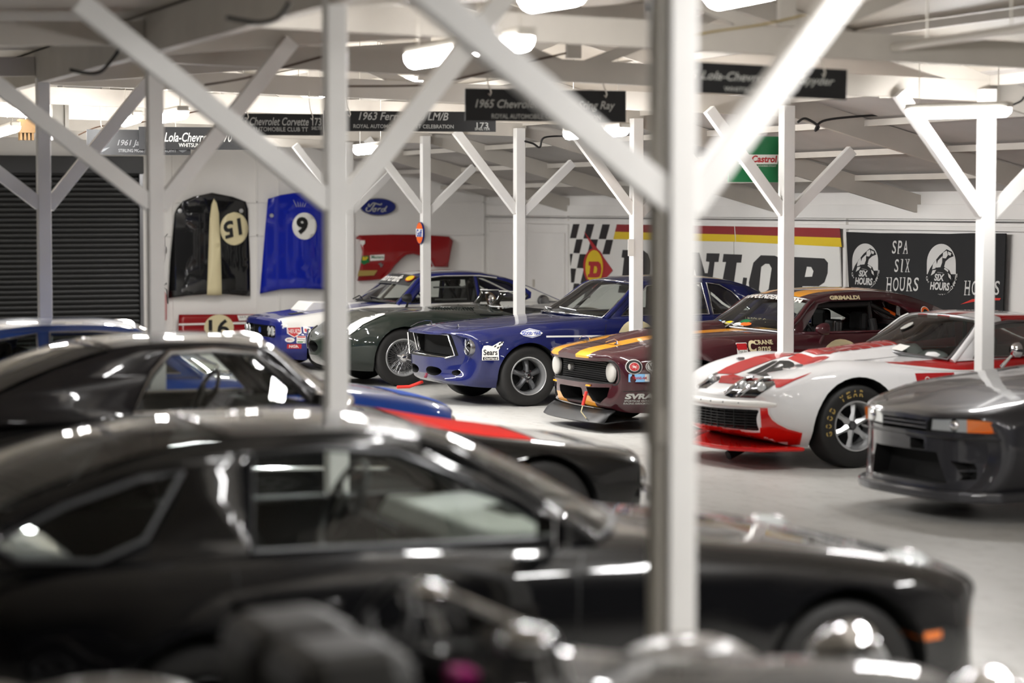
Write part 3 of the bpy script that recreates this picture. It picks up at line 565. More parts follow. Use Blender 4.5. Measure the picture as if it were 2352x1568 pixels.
# round orange oil sign on a post
pz = at(967, 535, 0, XF-.07).z
t = tag(empty('round_sign', (XF-.062, FY[1], pz)), 'small round orange and white disc on a far post', 'sign'); r = .145
MB().lathe([(0, 0), (r, 0), (r, -.02), (0, -.02)], (0, 0, 0), 'x', 32).build('edge', 'blue_sign', t); MB().lathe([(0, -.022), (r*.95, -.022)], (0, 0, 0), 'x', 32).build('orange_face', 'orange_vinyl', t)
MB().prism([(-r*.93, -.05), (r*.93, -.05), (r*.93, .055), (-r*.93, .055)], (-.023, 0, 0), (0, -1, 0), (0, 0, 1), .002).build('white_band', 'white_vinyl', t); flat_text('lettering', 'Gulf', (-.027, 0, 0), (0, -1, 0), (0, 0, 1), .1, .22, 'blue_vinyl', t, bold=.03)
t = tag(empty('wall_notice', at(1448, 560, 1, 23.2)), 'small white notice fixed to the post before the navy coupe', 'notice'); inv = Matrix.Translation(-t.location)
own(plate('card', [(1442, 549), (1455, 549), (1455, 588), (1442, 588)], 1, 23.28, .006, 'white_vinyl'), t)
# ------------------------------------------------------------------ car library (local frame: x rearward from the front axle, y across, z up)
def pchip(xs, ys):
    n = len(xs); h = [xs[i+1]-xs[i] for i in range(n-1)]; d = [(ys[i+1]-ys[i])/h[i] for i in range(n-1)]; m = [0]*n
    m[0] = d[0]; m[-1] = d[-1]
    for i in range(1, n-1):
        if d[i-1]*d[i] > 0:
            w1 = 2*h[i]+h[i-1]; w2 = h[i]+2*h[i-1]; m[i] = (w1+w2)/(w1/d[i-1]+w2/d[i])
    def f(x):
        if x <= xs[0]: return ys[0]
        if x >= xs[-1]: return ys[-1]
        i = 0
        while i < n-2 and x > xs[i+1]: i += 1
        t = (x-xs[i])/h[i]; a = (1+2*t)*(1-t)**2; b = t*(1-t)**2; c = t*t*(3-2*t); e = t*t*(t-1)
        return a*ys[i]+b*h[i]*m[i]+c*ys[i+1]+e*h[i]*m[i+1]
    return f
def half_section(pts, sub, crease):
    out = []; segs = []; st = 0
    for c in sorted(crease)+[len(pts)-1]:
        segs.append((st, c)); st = c
    for a, b in segs:
        P = pts[a:b+1]; t = [0]
        for i in range(len(P)-1): t.append(t[-1]+max(1e-4, math.hypot(P[i+1][0]-P[i][0], P[i+1][1]-P[i][1])))
        fy = pchip(t, [p[0] for p in P]) if len(P) > 1 else None; fz = pchip(t, [p[1] for p in P])
        for i in range(len(P)-1):
            for k in range(sub): u = t[i]+(t[i+1]-t[i])*k/sub; out.append((fy(u), fz(u)))
    out.append(pts[-1]); return out
class Car:
    def __init__(s, name, label, loc, yaw, cat='car', group='parked cars'):
        s.root = tag(empty(name, (*loc, 0), math.radians(yaw)), label, cat, group); s.near = -1 if abs(yaw) < 90 else 1
    def shell(s, rows, m, sub=5, nx=64, bow=0, bowl=.5, tbow=.08, crease=(1,), flares=(), lean=0, name='body', fn=None, bpow=2):
        """rows: x, zb, ys, y2,z2, y3,z3, y4,z4, y5,z5, zt"""
        xs = [r[0] for r in rows]; F = [pchip(xs, [r[i] for r in rows]) for i in range(1, 12)]
        X = sorted(set([round(xs[0]+(xs[-1]-xs[0])*(.5-.5*math.cos(PI*i/nx)), 4) for i in range(nx+1)]+[round(x, 4) for x in xs]))
        rings = []; x0, x1 = xs[0], xs[-1]; halves = []
        def tf(a, y, z, W):
            u = min(1.2, abs(y)/W); wn = max(0, 1-(a-x0)/bowl)**1.5; wt = max(0, 1-(x1-a)/.6)**1.5
            a2 = a+bow*u**bpow*wn-tbow*u*u*wt+lean*(.6-z)*wn
            for (fx, fz, fr, amt, wd) in flares:
                rr = math.hypot(a-fx, z-fz)
                if abs(y) > .45: y += math.copysign(amt*math.exp(-((rr-fr)/wd)**2)*min(1, (abs(y)-.45)/.2), y)
            return fn(a2, y, z) if fn else (a2, y, z)
        for x in X:
            q = [f(x) for f in F]; zb, ys = q[0], q[1]
            pts = [(0, zb), (ys, zb), (q[2], q[3]), (q[4], q[5]), (q[6], q[7]), (q[8], q[9]), (0, q[10])]
            hs = half_section(pts, sub, list(crease)); W = max(1e-3, max(p[0] for p in pts)); halves.append((x, hs, W))
            rings.append([tf(x, y, z, W) for y, z in hs]+[tf(x, -y, z, W) for y, z in hs[-2:0:-1]])
        n = len(rings[0]); mb = MB(); mb.v = [p for r in rings for p in r]
        mb.f = [(i*n+j, i*n+(j+1) % n, (i+1)*n+(j+1) % n, (i+1)*n+j) for i in range(len(rings)-1) for j in range(n)]
        for (x, hs, W) in (halves[0], halves[-1]):
            mb.grid([[V(tf(x, y*(1-k/sub), z, W)) for k in range(2*sub+1)] for y, z in hs[sub:]])
        me = mb.mesh(name, 38)
        bm = bmesh.new(); bm.from_mesh(me); bmesh.ops.dissolve_degenerate(bm, edges=bm.edges, dist=1e-5); bmesh.ops.recalc_face_normals(bm, faces=bm.faces); NM = sum(not e.is_manifold for e in bm.edges); bm.to_mesh(me); bm.free(); shade(me, 38)
        if NM: print('NONMANIFOLD', s.root.name, NM)
        s.body = link(name, me, m, s.root); s._cuts = []; return s.body
    def cut(s, mb, m='cavity'):
        me = mb.mesh('cut', 30)
        bm = bmesh.new(); bm.from_mesh(me); bmesh.ops.recalc_face_normals(bm, faces=bm.faces); bm.to_mesh(me); bm.free()
        o = link('cut', me, m, s.root); s._cuts.append(o)
    def wells(s, ax, R, depth=.42, zc=None, W=1.3, flat=None):
        for x, z, r in ax:
            for d in (-1, 1):
                n = 36; pr = [(x+r*math.cos(2*PI*i/n), z+r*math.sin(2*PI*i/n)) for i in range(n)]
                if flat: pr = [(a, b) for a, b in pr if b > z-.05]+[(x-r, -.3), (x+r, -.3)]
                s.cut(MB().prism(pr, (0, d*W, 0), (1, 0, 0), (0, 0, 1), (W-depth) if d > 0 else -(W-depth)))
    def carve(s):
        b = s.body; lo = [min(v.co[i] for v in b.data.vertices)-.002 for i in range(3)]; hi = [max(v.co[i] for v in b.data.vertices)+.002 for i in range(3)]
        for c in s._cuts:
            base = c.location.copy(); n0 = len(b.data.polygons)
            for tr in range(5):
                c.location = base+V((.0013*tr, .0017*tr, -.0011*tr))
                md = b.modifiers.new('b', 'BOOLEAN'); md.operation = 'DIFFERENCE'; md.object = c; md.solver = 'EXACT'; md.material_mode = 'TRANSFER'
                bpy.context.view_layer.update()
                dg = bpy.context.evaluated_depsgraph_get(); me = bpy.data.meshes.new_from_object(b.evaluated_get(dg), depsgraph=dg); b.modifiers.clear()
                ok = len(me.polygons) > 50 and all(lo[i] <= v.co[i] <= hi[i] for v in me.vertices for i in range(3))
                if ok: old = b.data; b.data = me; bpy.data.meshes.remove(old); break
                bpy.data.meshes.remove(me)
            else: print('CARVE SKIP', s.root.name)
        for c in s._cuts:
            d = c.data; bpy.data.objects.remove(c); bpy.data.meshes.remove(d)
        shade(b.data, 38); s._cuts = []; s.bvh = s.tree(b.data)
    def tree(s, me): return BVHTree.FromPolygons([v.co.copy() for v in me.vertices], [tuple(p.vertices) for p in me.polygons])
    # ---- projected decals
    def wrap(s, name, vs, fs, frame, d, m, bvh=None, off=.004, step=.09, parent=None):
        """flat shape laid on the skin: frame (o, ex, ey), projected along d"""
        o, ex, ey = [V(k) for k in frame]; d = V(d).normalized(); bvh = bvh or s.bvh
        bm = bmesh.new(); B = [bm.verts.new((x, y, 0)) for x, y in vs]
        for f in fs:
            try: bm.faces.new([B[i] for i in f])
            except ValueError: pass
        if step and vs:
            for ax in (0, 1):
                lo = min(p[ax] for p in vs); hi = max(p[ax] for p in vs); c = lo+step
                while c < hi-1e-4:
                    no = (1, 0, 0) if ax == 0 else (0, 1, 0); bmesh.ops.bisect_plane(bm, geom=bm.verts[:]+bm.edges[:]+bm.faces[:], plane_co=tuple(k*c for k in no), plane_no=no); c += step
        out = []
        for v in bm.verts:
            p = o+ex*v.co.x+ey*v.co.y; h = bvh.ray_cast(p-d*1.5, d, 4)
            if h[0] is None:
                q = bvh.find_nearest(p); h = (q[0], -d)
            out.append((v, h[0]-d*off))
        for v, p in out: v.co = p
        bmesh.ops.recalc_face_normals(bm, faces=bm.faces)
        if sum(f.normal.dot(d) for f in bm.faces) > 0: bmesh.ops.reverse_faces(bm, faces=bm.faces)
        me = bpy.data.meshes.new(name); bm.to_mesh(me); bm.free(); shade(me, 60)
        return link(name, me, m, parent or s.root)
    def sframe(s, x, z):
        """frame on the near flank, reading left to right for the viewer"""
        return ((x, s.near*1.0, z), (-s.near*1.0, 0, 0) if s.near < 0 else (-1, 0, 0), (0, 0, 1)), (0, -s.near, 0)
    def poly(s, name, pts, m, bvh=None, off=.004, step=.09, parent=None, holes=()):
        """polygon in (x,z) on the near flank"""
        L_ = [pts]+list(holes); flat = [p for l in L_ for p in l]; tri = tessellate_polygon([[V((a, b, 0)) for a, b in l] for l in L_])
        return s.wrap(name, flat, tri, ((0, s.near, 0), (1, 0, 0), (0, 0, 1)), (0, -s.near, 0), m, bvh, off, step, parent)
    def top(s, name, pts, m, bvh=None, off=.004, step=.09, parent=None, holes=()):
        L_ = [pts]+list(holes); flat = [p for l in L_ for p in l]; tri = tessellate_polygon([[V((a, b, 0)) for a, b in l] for l in L_])
        return s.wrap(name, flat, tri, ((0, 0, 2), (1, 0, 0), (0, 1, 0)), (0, 0, -1), m, bvh, off, step, parent)
    def trace(s, name, poly, m, holes=(), step=7, off=.004, bvh=None, parent=None):
        """marking on the skin whose outline was read off the photograph; every corner is laid on the real surface"""
        bvh = bvh or s.bvh; r = s.root; inv = (Matrix.Translation(r.location) @ Matrix.Rotation(r.rotation_euler.z, 4, 'Z')).inverted(); o = inv @ V((0, 0, CAM_H))
        L_ = [poly]+list(holes); flat = [p for l in L_ for p in l]; tri = tessellate_polygon([[V((a, b, 0)) for a, b in l] for l in L_])
        bm = bmesh.new(); B = [bm.verts.new((a, b, 0)) for a, b in flat]
        for f in tri:
            try: bm.faces.new([B[i] for i in f])
            except ValueError: pass
        for ax in (0, 1):
            lo = min(p[ax] for p in flat); hi = max(p[ax] for p in flat); c = lo+step; no = (1, 0, 0) if ax == 0 else (0, 1, 0)
            while c < hi-.1: bmesh.ops.bisect_plane(bm, geom=bm.verts[:]+bm.edges[:]+bm.faces[:], plane_co=tuple(k*c for k in no), plane_no=no); c += step
        out = []
        for v in bm.verts:
            d = (inv.to_3x3() @ (_F+_R*((v.co.x-1176)/FPX)+_U*((784-v.co.y)/FPX))).normalized(); h = bvh.ray_cast(o, d)
            out.append((v, h[0]+h[1]*math.copysign(off, -h[1].dot(d))) if h[0] is not None else (v, None))
        bad = [v for v, p in out if p is None]
        for v, p in out:
            if p is not None: v.co = p
        if bad: bmesh.ops.delete(bm, geom=bad, context='VERTS')
        lg = [f for f in bm.faces if max(e.calc_length() for e in f.edges) > .5]
        if lg: bmesh.ops.delete(bm, geom=lg, context='FACES')
        bmesh.ops.recalc_face_normals(bm, faces=bm.faces); me = bpy.data.meshes.new(name); bm.to_mesh(me); bm.free(); shade(me, 60)
        return link(name, me, m, parent or s.root)
    def hit(s, px, py, up=0.0):
        r = s.root; inv = (Matrix.Translation(r.location) @ Matrix.Rotation(r.rotation_euler.z, 4, 'Z')).inverted(); o = inv @ V((0, 0, CAM_H))
        h = s.bvh.ray_cast(o, (inv.to_3x3() @ (_F+_R*((px-1176)/FPX)+_U*((784-py)/FPX))).normalized()); return h[0]+V((0, 0, up))
    def front(s, name, pts, m, off=.004, step=.06, parent=None, d=(1, 0, 0), bvh=None):
        """polygon in (y,z) laid on the nose"""
        tri = tessellate_polygon([[V((a, b, 0)) for a, b in pts]])
        return s.wrap(name, pts, tri, ((-1, 0, 0), (0, 1, 0), (0, 0, 1)), d, m, bvh, off, step, parent)
    def ring(s, name, pts, r, m, plane='front', off=.004, parent=None, closed=True, bvh=None):
        """bead following the skin along an outline"""
        P = []; bvh = bvh or s.bvh
        for a, b in pts:
            o, d = {'front': ((-3, a, b), (1, 0, 0)), 'side': ((a, s.near*3, b), (0, -s.near, 0)), 'top': ((a, b, 3), (0, 0, -1))}[plane]
            h = bvh.ray_cast(V(o), V(d)); P.append((h[0] if h[0] is not None else V(o)+V(d)*2)-V(d)*off)
        return MB().tube(P, r, 6, closed).build(name, m, parent or s.root, 60)
    def txt(s, t, x, z, w, h, m='white_vinyl', bvh=None, off=.006, step=.12, parent=None, rot=0, **k):
        vs, fs = text2d(t, h, w, **k); fr, d = s.sframe(x, z)
        if rot: fr = (fr[0], (math.cos(rot), 0, math.sin(rot)), (-math.sin(rot), 0, math.cos(rot)))
        return s.wrap('lettering', vs, fs, fr, d, m, bvh, off, step, parent)
    def sticker(s, pts, x, z, m, t=None, tm='black_vinyl', tw=0, th=0, tz=0, **k):
        o = s.poly('sticker', [(x+a, z+b) for a, b in pts], m, off=.004)
        if t: s.txt(t, x, z+tz, tw, th, tm, parent=o, off=.007, **k)
        return o
    def seam(s, pts, w=.007, m='black_trim', name='panel_gap'):
        P = []; Q = []
        for i, p in enumerate(pts):
            a = pts[max(i-1, 0)]; b = pts[min(i+1, len(pts)-1)]; dx, dz = b[0]-a[0], b[1]-a[1]; l = math.hypot(dx, dz) or 1
            P.append((p[0]-dz/l*w/2, p[1]+dx/l*w/2)); Q.append((p[0]+dz/l*w/2, p[1]-dx/l*w/2))
        n = len(P); return s.wrap(name, P+Q, [(i, i+1, n+i+1, n+i) for i in range(n-1)], ((0, s.near, 0), (1, 0, 0), (0, 0, 1)), (0, -s.near, 0), m, None, .003, .05)
    def tseam(s, pts, w=.007, m='black_trim', name='panel_gap'):
        P = []; Q = []
        for i, p in enumerate(pts):
            a = pts[max(i-1, 0)]; b = pts[min(i+1, len(pts)-1)]; dx, dz = b[0]-a[0], b[1]-a[1]; l = math.hypot(dx, dz) or 1
            P.append((p[0]-dz/l*w/2, p[1]+dx/l*w/2)); Q.append((p[0]+dz/l*w/2, p[1]-dx/l*w/2))
        n = len(P); return s.wrap(name, P+Q, [(i, i+1, n+i+1, n+i) for i in range(n-1)], ((0, 0, 2), (1, 0, 0), (0, 1, 0)), (0, 0, -1), m, None, .003, .05)
    # ---- greenhouse
    def cabin(s, out, ia, ic, yb, zb, yt, zt, dx, dz, m, wins, glassm='glass_clear', rear=True, trim=None, trim_r=.010, flip=False, pillar=.045, interior='interior', screen_m=None, round_=1.0, side_solid=.025, side_glass=True):
        """out: outline of the cabin side in (x,z) from A-pillar foot to rear foot; ia, ic: index of A-pillar top and rear header;
        dx, dz: centre-line offsets at [A foot, A top, rear header, rear foot]"""
        def Y(z):
            u = max(0, min(1.15, (z-zb)/(zt-zb))); return yb+(yt-yb)*(u**1.25)
        s.Y = Y; ts = [0]
        n = len(out); keys = [0, ia, ic, n-1]
        cum = [0]
        for i in range(1, n): cum.append(cum[-1]+math.hypot(out[i][0]-out[i-1][0], out[i][1]-out[i-1][1]))
        fdx = pchip([cum[k] for k in keys], list(dx)); fdz = pchip([cum[k] for k in keys], list(dz))
        fx = pchip(cum, [p[0] for p in out]); fz = pchip(cum, [p[1] for p in out])
        def T(c, v):
            x, z = fx(c), fz(c); k = 1-abs(v)**2.4; return V((x+fdx(c)*k, v*Y(z), z+fdz(c)*k))
        def strip(c0, c1, nu, v0=1.0, nv=16): return [[T(c0+(c1-c0)*i/nu, -v0+2*v0*j/nv) for j in range(nv+1)] for i in range(nu+1)]
        s.T = T; s.cum = cum; s.ckeys = [cum[k] for k in keys]
        c0, c1, c2, c3 = s.ckeys
        rf = MB().grid(strip(c1-.02, c2+.02, 22)).build('roof', m, s.root, 50, solid=.03); s.roof = rf; s.rbvh = s.tree(rf.data)
        ws = MB().grid(strip(c0+.01, c1, 12, .955)).build('windscreen', screen_m or glassm, s.root, 50); s.wbvh = s.tree(ws.data); s.ws = ws
        if rear:
            MB().grid(strip(c2, c3-.01, 12, .93)).build('rear_window', glassm, s.root, 50)
        ap = [T(c0+(c1-c0)*i/8, 1.0) for i in range(9)]
        for sg in (-1, 1):
            MB().tube([V((p.x, p.y*sg*.985, p.z-.004)) for p in ap], pillar*.62, 8).build('windscreen_pillar', m, s.root, 50)
            # side panel with window openings
            loops = [out]+list(wins); flat = [p for l in loops for p in l]; tri = tessellate_polygon([[V((a, b, 0)) for a, b in l] for l in loops])
            bm = bmesh.new(); B = [bm.verts.new((a, 0, b)) for a, b in flat]
            for t in tri:
                try: bm.faces.new([B[i] for i in t])
                except ValueError: pass
            z = zb+.08
            while z < zt: bmesh.ops.bisect_plane(bm, geom=bm.verts[:]+bm.edges[:]+bm.faces[:], plane_co=(0, 0, z), plane_no=(0, 0, 1)); z += .08
            for v in bm.verts: v.co.y = sg*Y(v.co.z)
            bmesh.ops.recalc_face_normals(bm, faces=bm.faces)
            if sum(f.normal.y*sg for f in bm.faces) < 0: bmesh.ops.reverse_faces(bm, faces=bm.faces)
            me = bpy.data.meshes.new('cabin_side'); bm.to_mesh(me); bm.free(); shade(me, 45)
            sp = link('cabin_side', me, m, s.root, solid=side_solid)
            if sg == s.near: s.sbvh = s.tree(me)
            for wn in wins:
                tri = tessellate_polygon([[V((a, b, 0)) for a, b in wn]])
                if side_glass or sg != s.near: g = MB().add([(a, sg*(Y(b)-.014), b) for a, b in wn], tri).build('side_window', glassm, sp)
                if trim: MB().tube([(a, sg*(Y(b)+.002), b) for a, b in wn], trim_r, 6, True).build('window_trim', trim, sp, 60)
        if trim:
            rim = [T(c0+.01, v) for v in [-.95+1.9*i/12 for i in range(13)]]+[T(c0+(c1-c0)*i/6, .955) for i in range(1, 6)]+[T(c1, v) for v in [.95-1.9*i/12 for i in range(13)]]+[T(c1-(c1-c0)*i/6, -.955) for i in range(1, 6)]
            MB().tube(rim, trim_r, 6, True).build('screen_trim', trim, s.root, 60)
    def cabin_cut(s, x0, x1, y, z0, z1, taper=.06):
        s.cut(MB().prism([(x0, -y), (x1, -y+taper), (x1, y-taper), (x0, y)], (0, 0, z0), (1, 0, 0), (0, 1, 0), z1-z0), 'interior')
    # ---- wheels
    def wheel(s, x, y, R, w, kind, rimR=None, z=None, tyre='rubber', steer=0, label=None, letters=None):
        sg = 1 if y > 0 else -1; rimR = rimR or R*.62; z = R if z is None else z
        g = WH.get((kind, R, w, rimR)); 
        if g is None: g = WH[(kind, R, w, rimR)] = wheel_meshes(kind, R, w, rimR)
        o = link('wheel', g[0][1], None, s.root); o.location = (x, y, z); o.rotation_euler = (0, 0, (0 if sg < 0 else PI)+math.radians(steer))
        for nm, me in g[1:]:
            k_ = link(nm, me, None, o)
            if nm == 'spoke_set': k_['kind'] = 'stuff'
        if letters:
            for ch, a in letters:
                if ch == ' ': continue
                vs, fs = text2d(ch, .055, .038, bold=.03); rr = (R+rimR)/2-.005; aa = math.radians(a)
                e1 = V((math.sin(aa), 0, -math.cos(aa))); e2 = V((math.cos(aa), 0, math.sin(aa))); c = e2*rr+V((0, -w/2-.006, 0))
                MB().add([c+e1*p+e2*q for p, q in vs], fs).build('lettering', 'tyre_gold' if 'tyre_gold' in M else mat('tyre_gold', '#a98f4e', .6), o)
        return o
    def wheels(s, ax, kind, rimR=None, steer=0, letters=None):
        """ax: (x, R, width, half-track to tyre centre)"""
        for i, (x, R, w_, ty) in enumerate(ax):
            for sg in (-1, 1): s.wheel(x, sg*ty, R, w_, kind, rimR, steer=steer if i == 0 else 0, letters=letters if (i == 0 and sg == s.near) else None)
    def seatset(s, x, y, z, hb=.62, m='interior', head=True):
        for sg in (-1, 1):
            t = MB().box((x, sg*y, z+.08), (.5, .46, .16)).build('seat', m, s.root, bevel=.04)
            MB().box((x+.27, sg*y, z+.08+hb/2), (.13, .44, hb), Matrix.Rotation(.18, 3, 'Y')).build('backrest', m, t, bevel=.05)
            if head: MB().box((x+.36, sg*y, z+.16+hb), (.09, .26, .2)).build('headrest', m, t, bevel=.04)
    def steering(s, x, y, z, r=.18, m='black_trim'):
        o = empty('steering_wheel', (x, y, z), 0, s.root); o.rotation_euler = (0, math.radians(65), 0)
        MB().tube([(r*math.cos(2*PI*i/24), r*math.sin(2*PI*i/24), 0) for i in range(24)], .014, 8, True).build('rim', m, o, 60)
        mb = MB()
        for a in (0, 2.1, 4.2): mb.beam((0, 0, 0), (r*math.cos(a), r*math.sin(a), 0), .03, .008)
        mb.lathe([(0, .02), (.05, .015), (.05, -.02)], (0, 0, 0), 'z', 16).build('boss', m, o); MB().tube([(0, 0, 0), (0, 0, -.35)], .018, 8).build('column', m, o)
    def dash(s, x, y, z, m='interior', d=.3): MB().prism([(x-d, z-.25), (x-d, z+.02), (x-.02, z+.02), (x+.03, z-.06), (x, z-.25)], (0, y, 0), (1, 0, 0), (0, 0, 1), 2*y).build('dashboard', m, s.root, bevel=.015)
    def bars(s, paths, r=.022, m='cage'):
        for p in paths: MB().tube(p, r, 10).build('roll_bar', m, s.root, 60)
    def wiper(s, foot, pts, m='steel'):
        """wiper given by (c fraction, v) on the windscreen"""
        c0, c1 = s.ckeys[0], s.ckeys[1]; P = [s.T(c0+(c1-c0)*a, v)+V((-.02, 0, .012)) for a, v in pts]
        MB().tube([V(foot)]+P[:1], .008, 6).build('wiper_arm', m, s.root); MB().tube(P, .007, 6).build('wiper_blade', m, s.root)
    def mirror(s, x, z, y, m, kind='bullet', gm='chrome'):
        yy = s.near*y
        if kind == 'bullet':
            t = MB().lathe([(0, -.10), (.03, -.085), (.055, -.04), (.062, .01), (.058, .03), (0, .03)], (x, yy, z), 'x', 18).build('mirror', m, s.root, 50)
            MB().tube([(x, yy, z-.04), (x-.01, yy-s.near*.07, z-.14)], [.012, .018], 8).build('stalk', m, t, 60)
        else:
            t = MB().box((x, yy, z), (.07, .2, .13)).build('mirror', m, s.root, bevel=.03); MB().box((x+.037, yy, z), (.004, .17, .1)).build('mirror_glass', gm, t)
            MB().tube([(x, yy, z-.05), (x-.02, yy-s.near*.1, z-.1)], .02, 8).build('stalk', m, t)
    def lampset(s, x, y, z, r, face, m='lens', rim='chrome', both=True, dep=.05):
        for sg in ((-1, 1) if both else (s.near,)):
            t = MB().lathe([(0, -.035), (r*.5, -.03), (r*.85, -.015), (r, 0), (r, dep)], (x, sg*y, z), 'x', 24).build('headlamp', m, s.root, 50)
            if rim: MB().lathe([(r*.97, -.012), (r*1.08, -.018), (r*1.14, 0), (r*1.12, dep)], (x, sg*y, z), 'x', 24).build('headlamp_rim', rim, t, 50)
WH = {}
def wheel_meshes(kind, R, w, r):
    """outer face towards -y"""
    h = w/2; out = []
    tp = [(r*.97, -h*.82), (r*1.0, -h*.93), (r*1.06, -h*.97), ((R+r)/2, -h*1.05), (R*.93, -h*1.0), (R*.975, -h*.9), (R*.995, -h*.7), (R, -h*.4), (R, 0), (R, h*.4), (R*.995, h*.7), (R*.975, h*.9), (R*.93, h), ((R+r)/2, h*1.03), (r*1.0, h*.93), (r*.97, h*.8)]
    me = MB().lathe(tp, n=56).mesh('tyre', 40); me.materials.append(M['rubber']); out.append(('wheel', me))
    def put(nm, mb, m, ang=40): me = mb.mesh(nm, ang); me.materials.append(M[m]); out.append((nm, me))
    rimm = {'wire': 'alloy', 'phone': 'alloy', 'dark': 'gunmetal'}.get(kind, 'alloy')
    put('rim', MB().lathe([(r*1.02, -h*.95), (r*1.0, -h*1.0), (r*.955, -h*.97), (r*.945, -h*.88), (r*.86, -h*.70), (r*.83, -h*.4), (r*.86, h*.8)], n=48), rimm)
    if kind == 'torq':
        put('wheel_dish', MB().lathe([(0, h*.35), (r*.88, h*.35)], n=32), 'cavity')
        for k in range(5):
            a = PI/2+2*PI*k/5; d = V((math.cos(a), 0, math.sin(a))); e = V((-math.sin(a), 0, math.cos(a)))
            P = []
            for t, wd, y in ((.2, .36, -.55), (.45, .27, -.52), (.7, .32, -.35), (.9, .46, -.12)):
                c = d*(r*t); ww = r*wd/2
                P.append([c+e*ww+V((0, y*h+.03, 0)), c+e*ww*.75+V((0, y*h-.012, 0)), c+V((0, y*h-.026, 0)), c-e*ww*.75+V((0, y*h-.012, 0)), c-e*ww+V((0, y*h+.03, 0))])
            put('spoke', MB().grid(P), 'gunmetal', 50)
        put('hub', MB().lathe([(0, -h*.80), (r*.13, -h*.80), (r*.16, -h*.7), (r*.2, -h*.62), (r*.34, -h*.55), (r*.36, -h*.3)], n=24), 'gunmetal')
        put('hub_cap', MB().lathe([(0, -h*.92), (r*.10, -h*.9), (r*.12, -h*.78)], n=20), 'chrome')
        mb = MB()
        for k in range(5): a = PI/2+PI/5+2*PI*k/5; mb.lathe([(0, -h*.66), (.012, -h*.66), (.014, -h*.5)], (r*.29*math.cos(a), 0, r*.29*math.sin(a)), n=8)
        put('wheel_nuts', mb, 'chrome')
    elif kind == 'wire':
        mb = MB(); n = 36
        for k in range(n):
            for (ra, ya, yb, tw) in ((.24, -.75, -.78, .30), (.24, -.75, -.35, -.30), (.22, -.1, -.2, .26)):
                a = 2*PI*k/n; b = a+tw*(1 if k % 2 else -1)
                p = V((r*ra*math.cos(b), ya*h, r*ra*math.sin(b))); q = V((r*.93*math.cos(a), yb*h, r*.93*math.sin(a))); mb.tube([p, q], .0024, 4)
        put('spoke_set', mb, 'steel', 60); put('hub', MB().lathe([(0, -h*.95), (r*.13, -h*.95), (r*.15, -h*.8), (r*.27, -h*.78), (r*.27, -h*.1), (0, -h*.1)], n=24), 'alloy')
        mb = MB().lathe([(0, -h*1.2), (.03, -h*1.18), (.045, -h*1.05), (.05, -h*.9)], n=20)
        for a in (.35, .35+PI): mb.tube([(0.03*math.cos(a), -h*1.05, -.03*math.sin(a)), (.095*math.cos(a), -h*1.08, -.095*math.sin(a))], [.022, .008], 8)
        put('knock_off', mb, 'chrome'); put('brake_drum', MB().lathe([(0, h*.2), (r*.8, h*.2)], n=24), 'cavity')
    elif kind == 'eight':
        put('wheel_dish', MB().lathe([(0, h*.3), (r*.88, h*.3)], n=32), 'cavity')
        for k in range(6):
            a = .4+2*PI*k/6; d = V((math.cos(a), 0, math.sin(a))); e = V((-math.sin(a), 0, math.cos(a)))
            P = [[d*(r*t)+e*(r*q*wd)+V((0, y*h-.02*(1-abs(q)*2), 0)) for q in (-.5, -.25, 0, .25, .5)] for t, wd, y in ((.18, .34, -.4), (.5, .20, -.42), (.92, .30, -.35))]
            put('spoke', MB().grid(P), 'alloy', 50)
        put('hub', MB().lathe([(0, -h*.62), (r*.12, -h*.6), (r*.16, -h*.45), (r*.3, -h*.42), (r*.3, -h*.2)], n=24), 'gunmetal')
    elif kind == 'phone':
        ho = []; n = 40
        loops = [[(r*.9*math.cos(2*PI*i/n), r*.9*math.sin(2*PI*i/n)) for i in range(n)]]
        for k in range(5):
            a = PI/2+2*PI*k/5; loops.append([(r*.56*math.cos(a)+r*.2*math.cos(t), r*.56*math.sin(a)+r*.22*math.sin(t)) for t in [2*PI*i/16 for i in range(16)]])
        put('wheel_disc', MB().prism(loops[0], (0, -h*.55, 0), (1, 0, 0), (0, 0, 1), -.03, loops[1:]), 'alloy', 30)
        put('wheel_dish', MB().lathe([(0, h*.2), (r*.88, h*.2)], n=32), 'cavity'); put('hub_cap', MB().lathe([(0, -h*.75), (r*.16, -h*.72), (r*.2, -h*.55)], n=20), 'alloy')
    else:
        put('wheel_disc', MB().lathe([(0, -h*.5), (r*.3, -h*.55), (r*.6, -h*.4), (r*.9, -h*.6)], n=32), 'gunmetal')
    return out
def rrect(w_, h, r, n=4):
    r = min(r, w_/2-1e-4, h/2-1e-4); out = []
    for cx, cy, a in ((w_/2-r, h/2-r, 0), (-w_/2+r, h/2-r, PI/2), (-w_/2+r, -h/2+r, PI), (w_/2-r, -h/2+r, 1.5*PI)):
        out += [(cx+r*math.cos(a+PI/2*i/n), cy+r*math.sin(a+PI/2*i/n)) for i in range(n+1)]
    return out
def fbox(x0, x1, pts): return MB().prism(pts, (x1, 0, 0), (0, -1, 0), (0, 0, 1), x1-x0)     # extrude a (y->-y, z) outline along -x
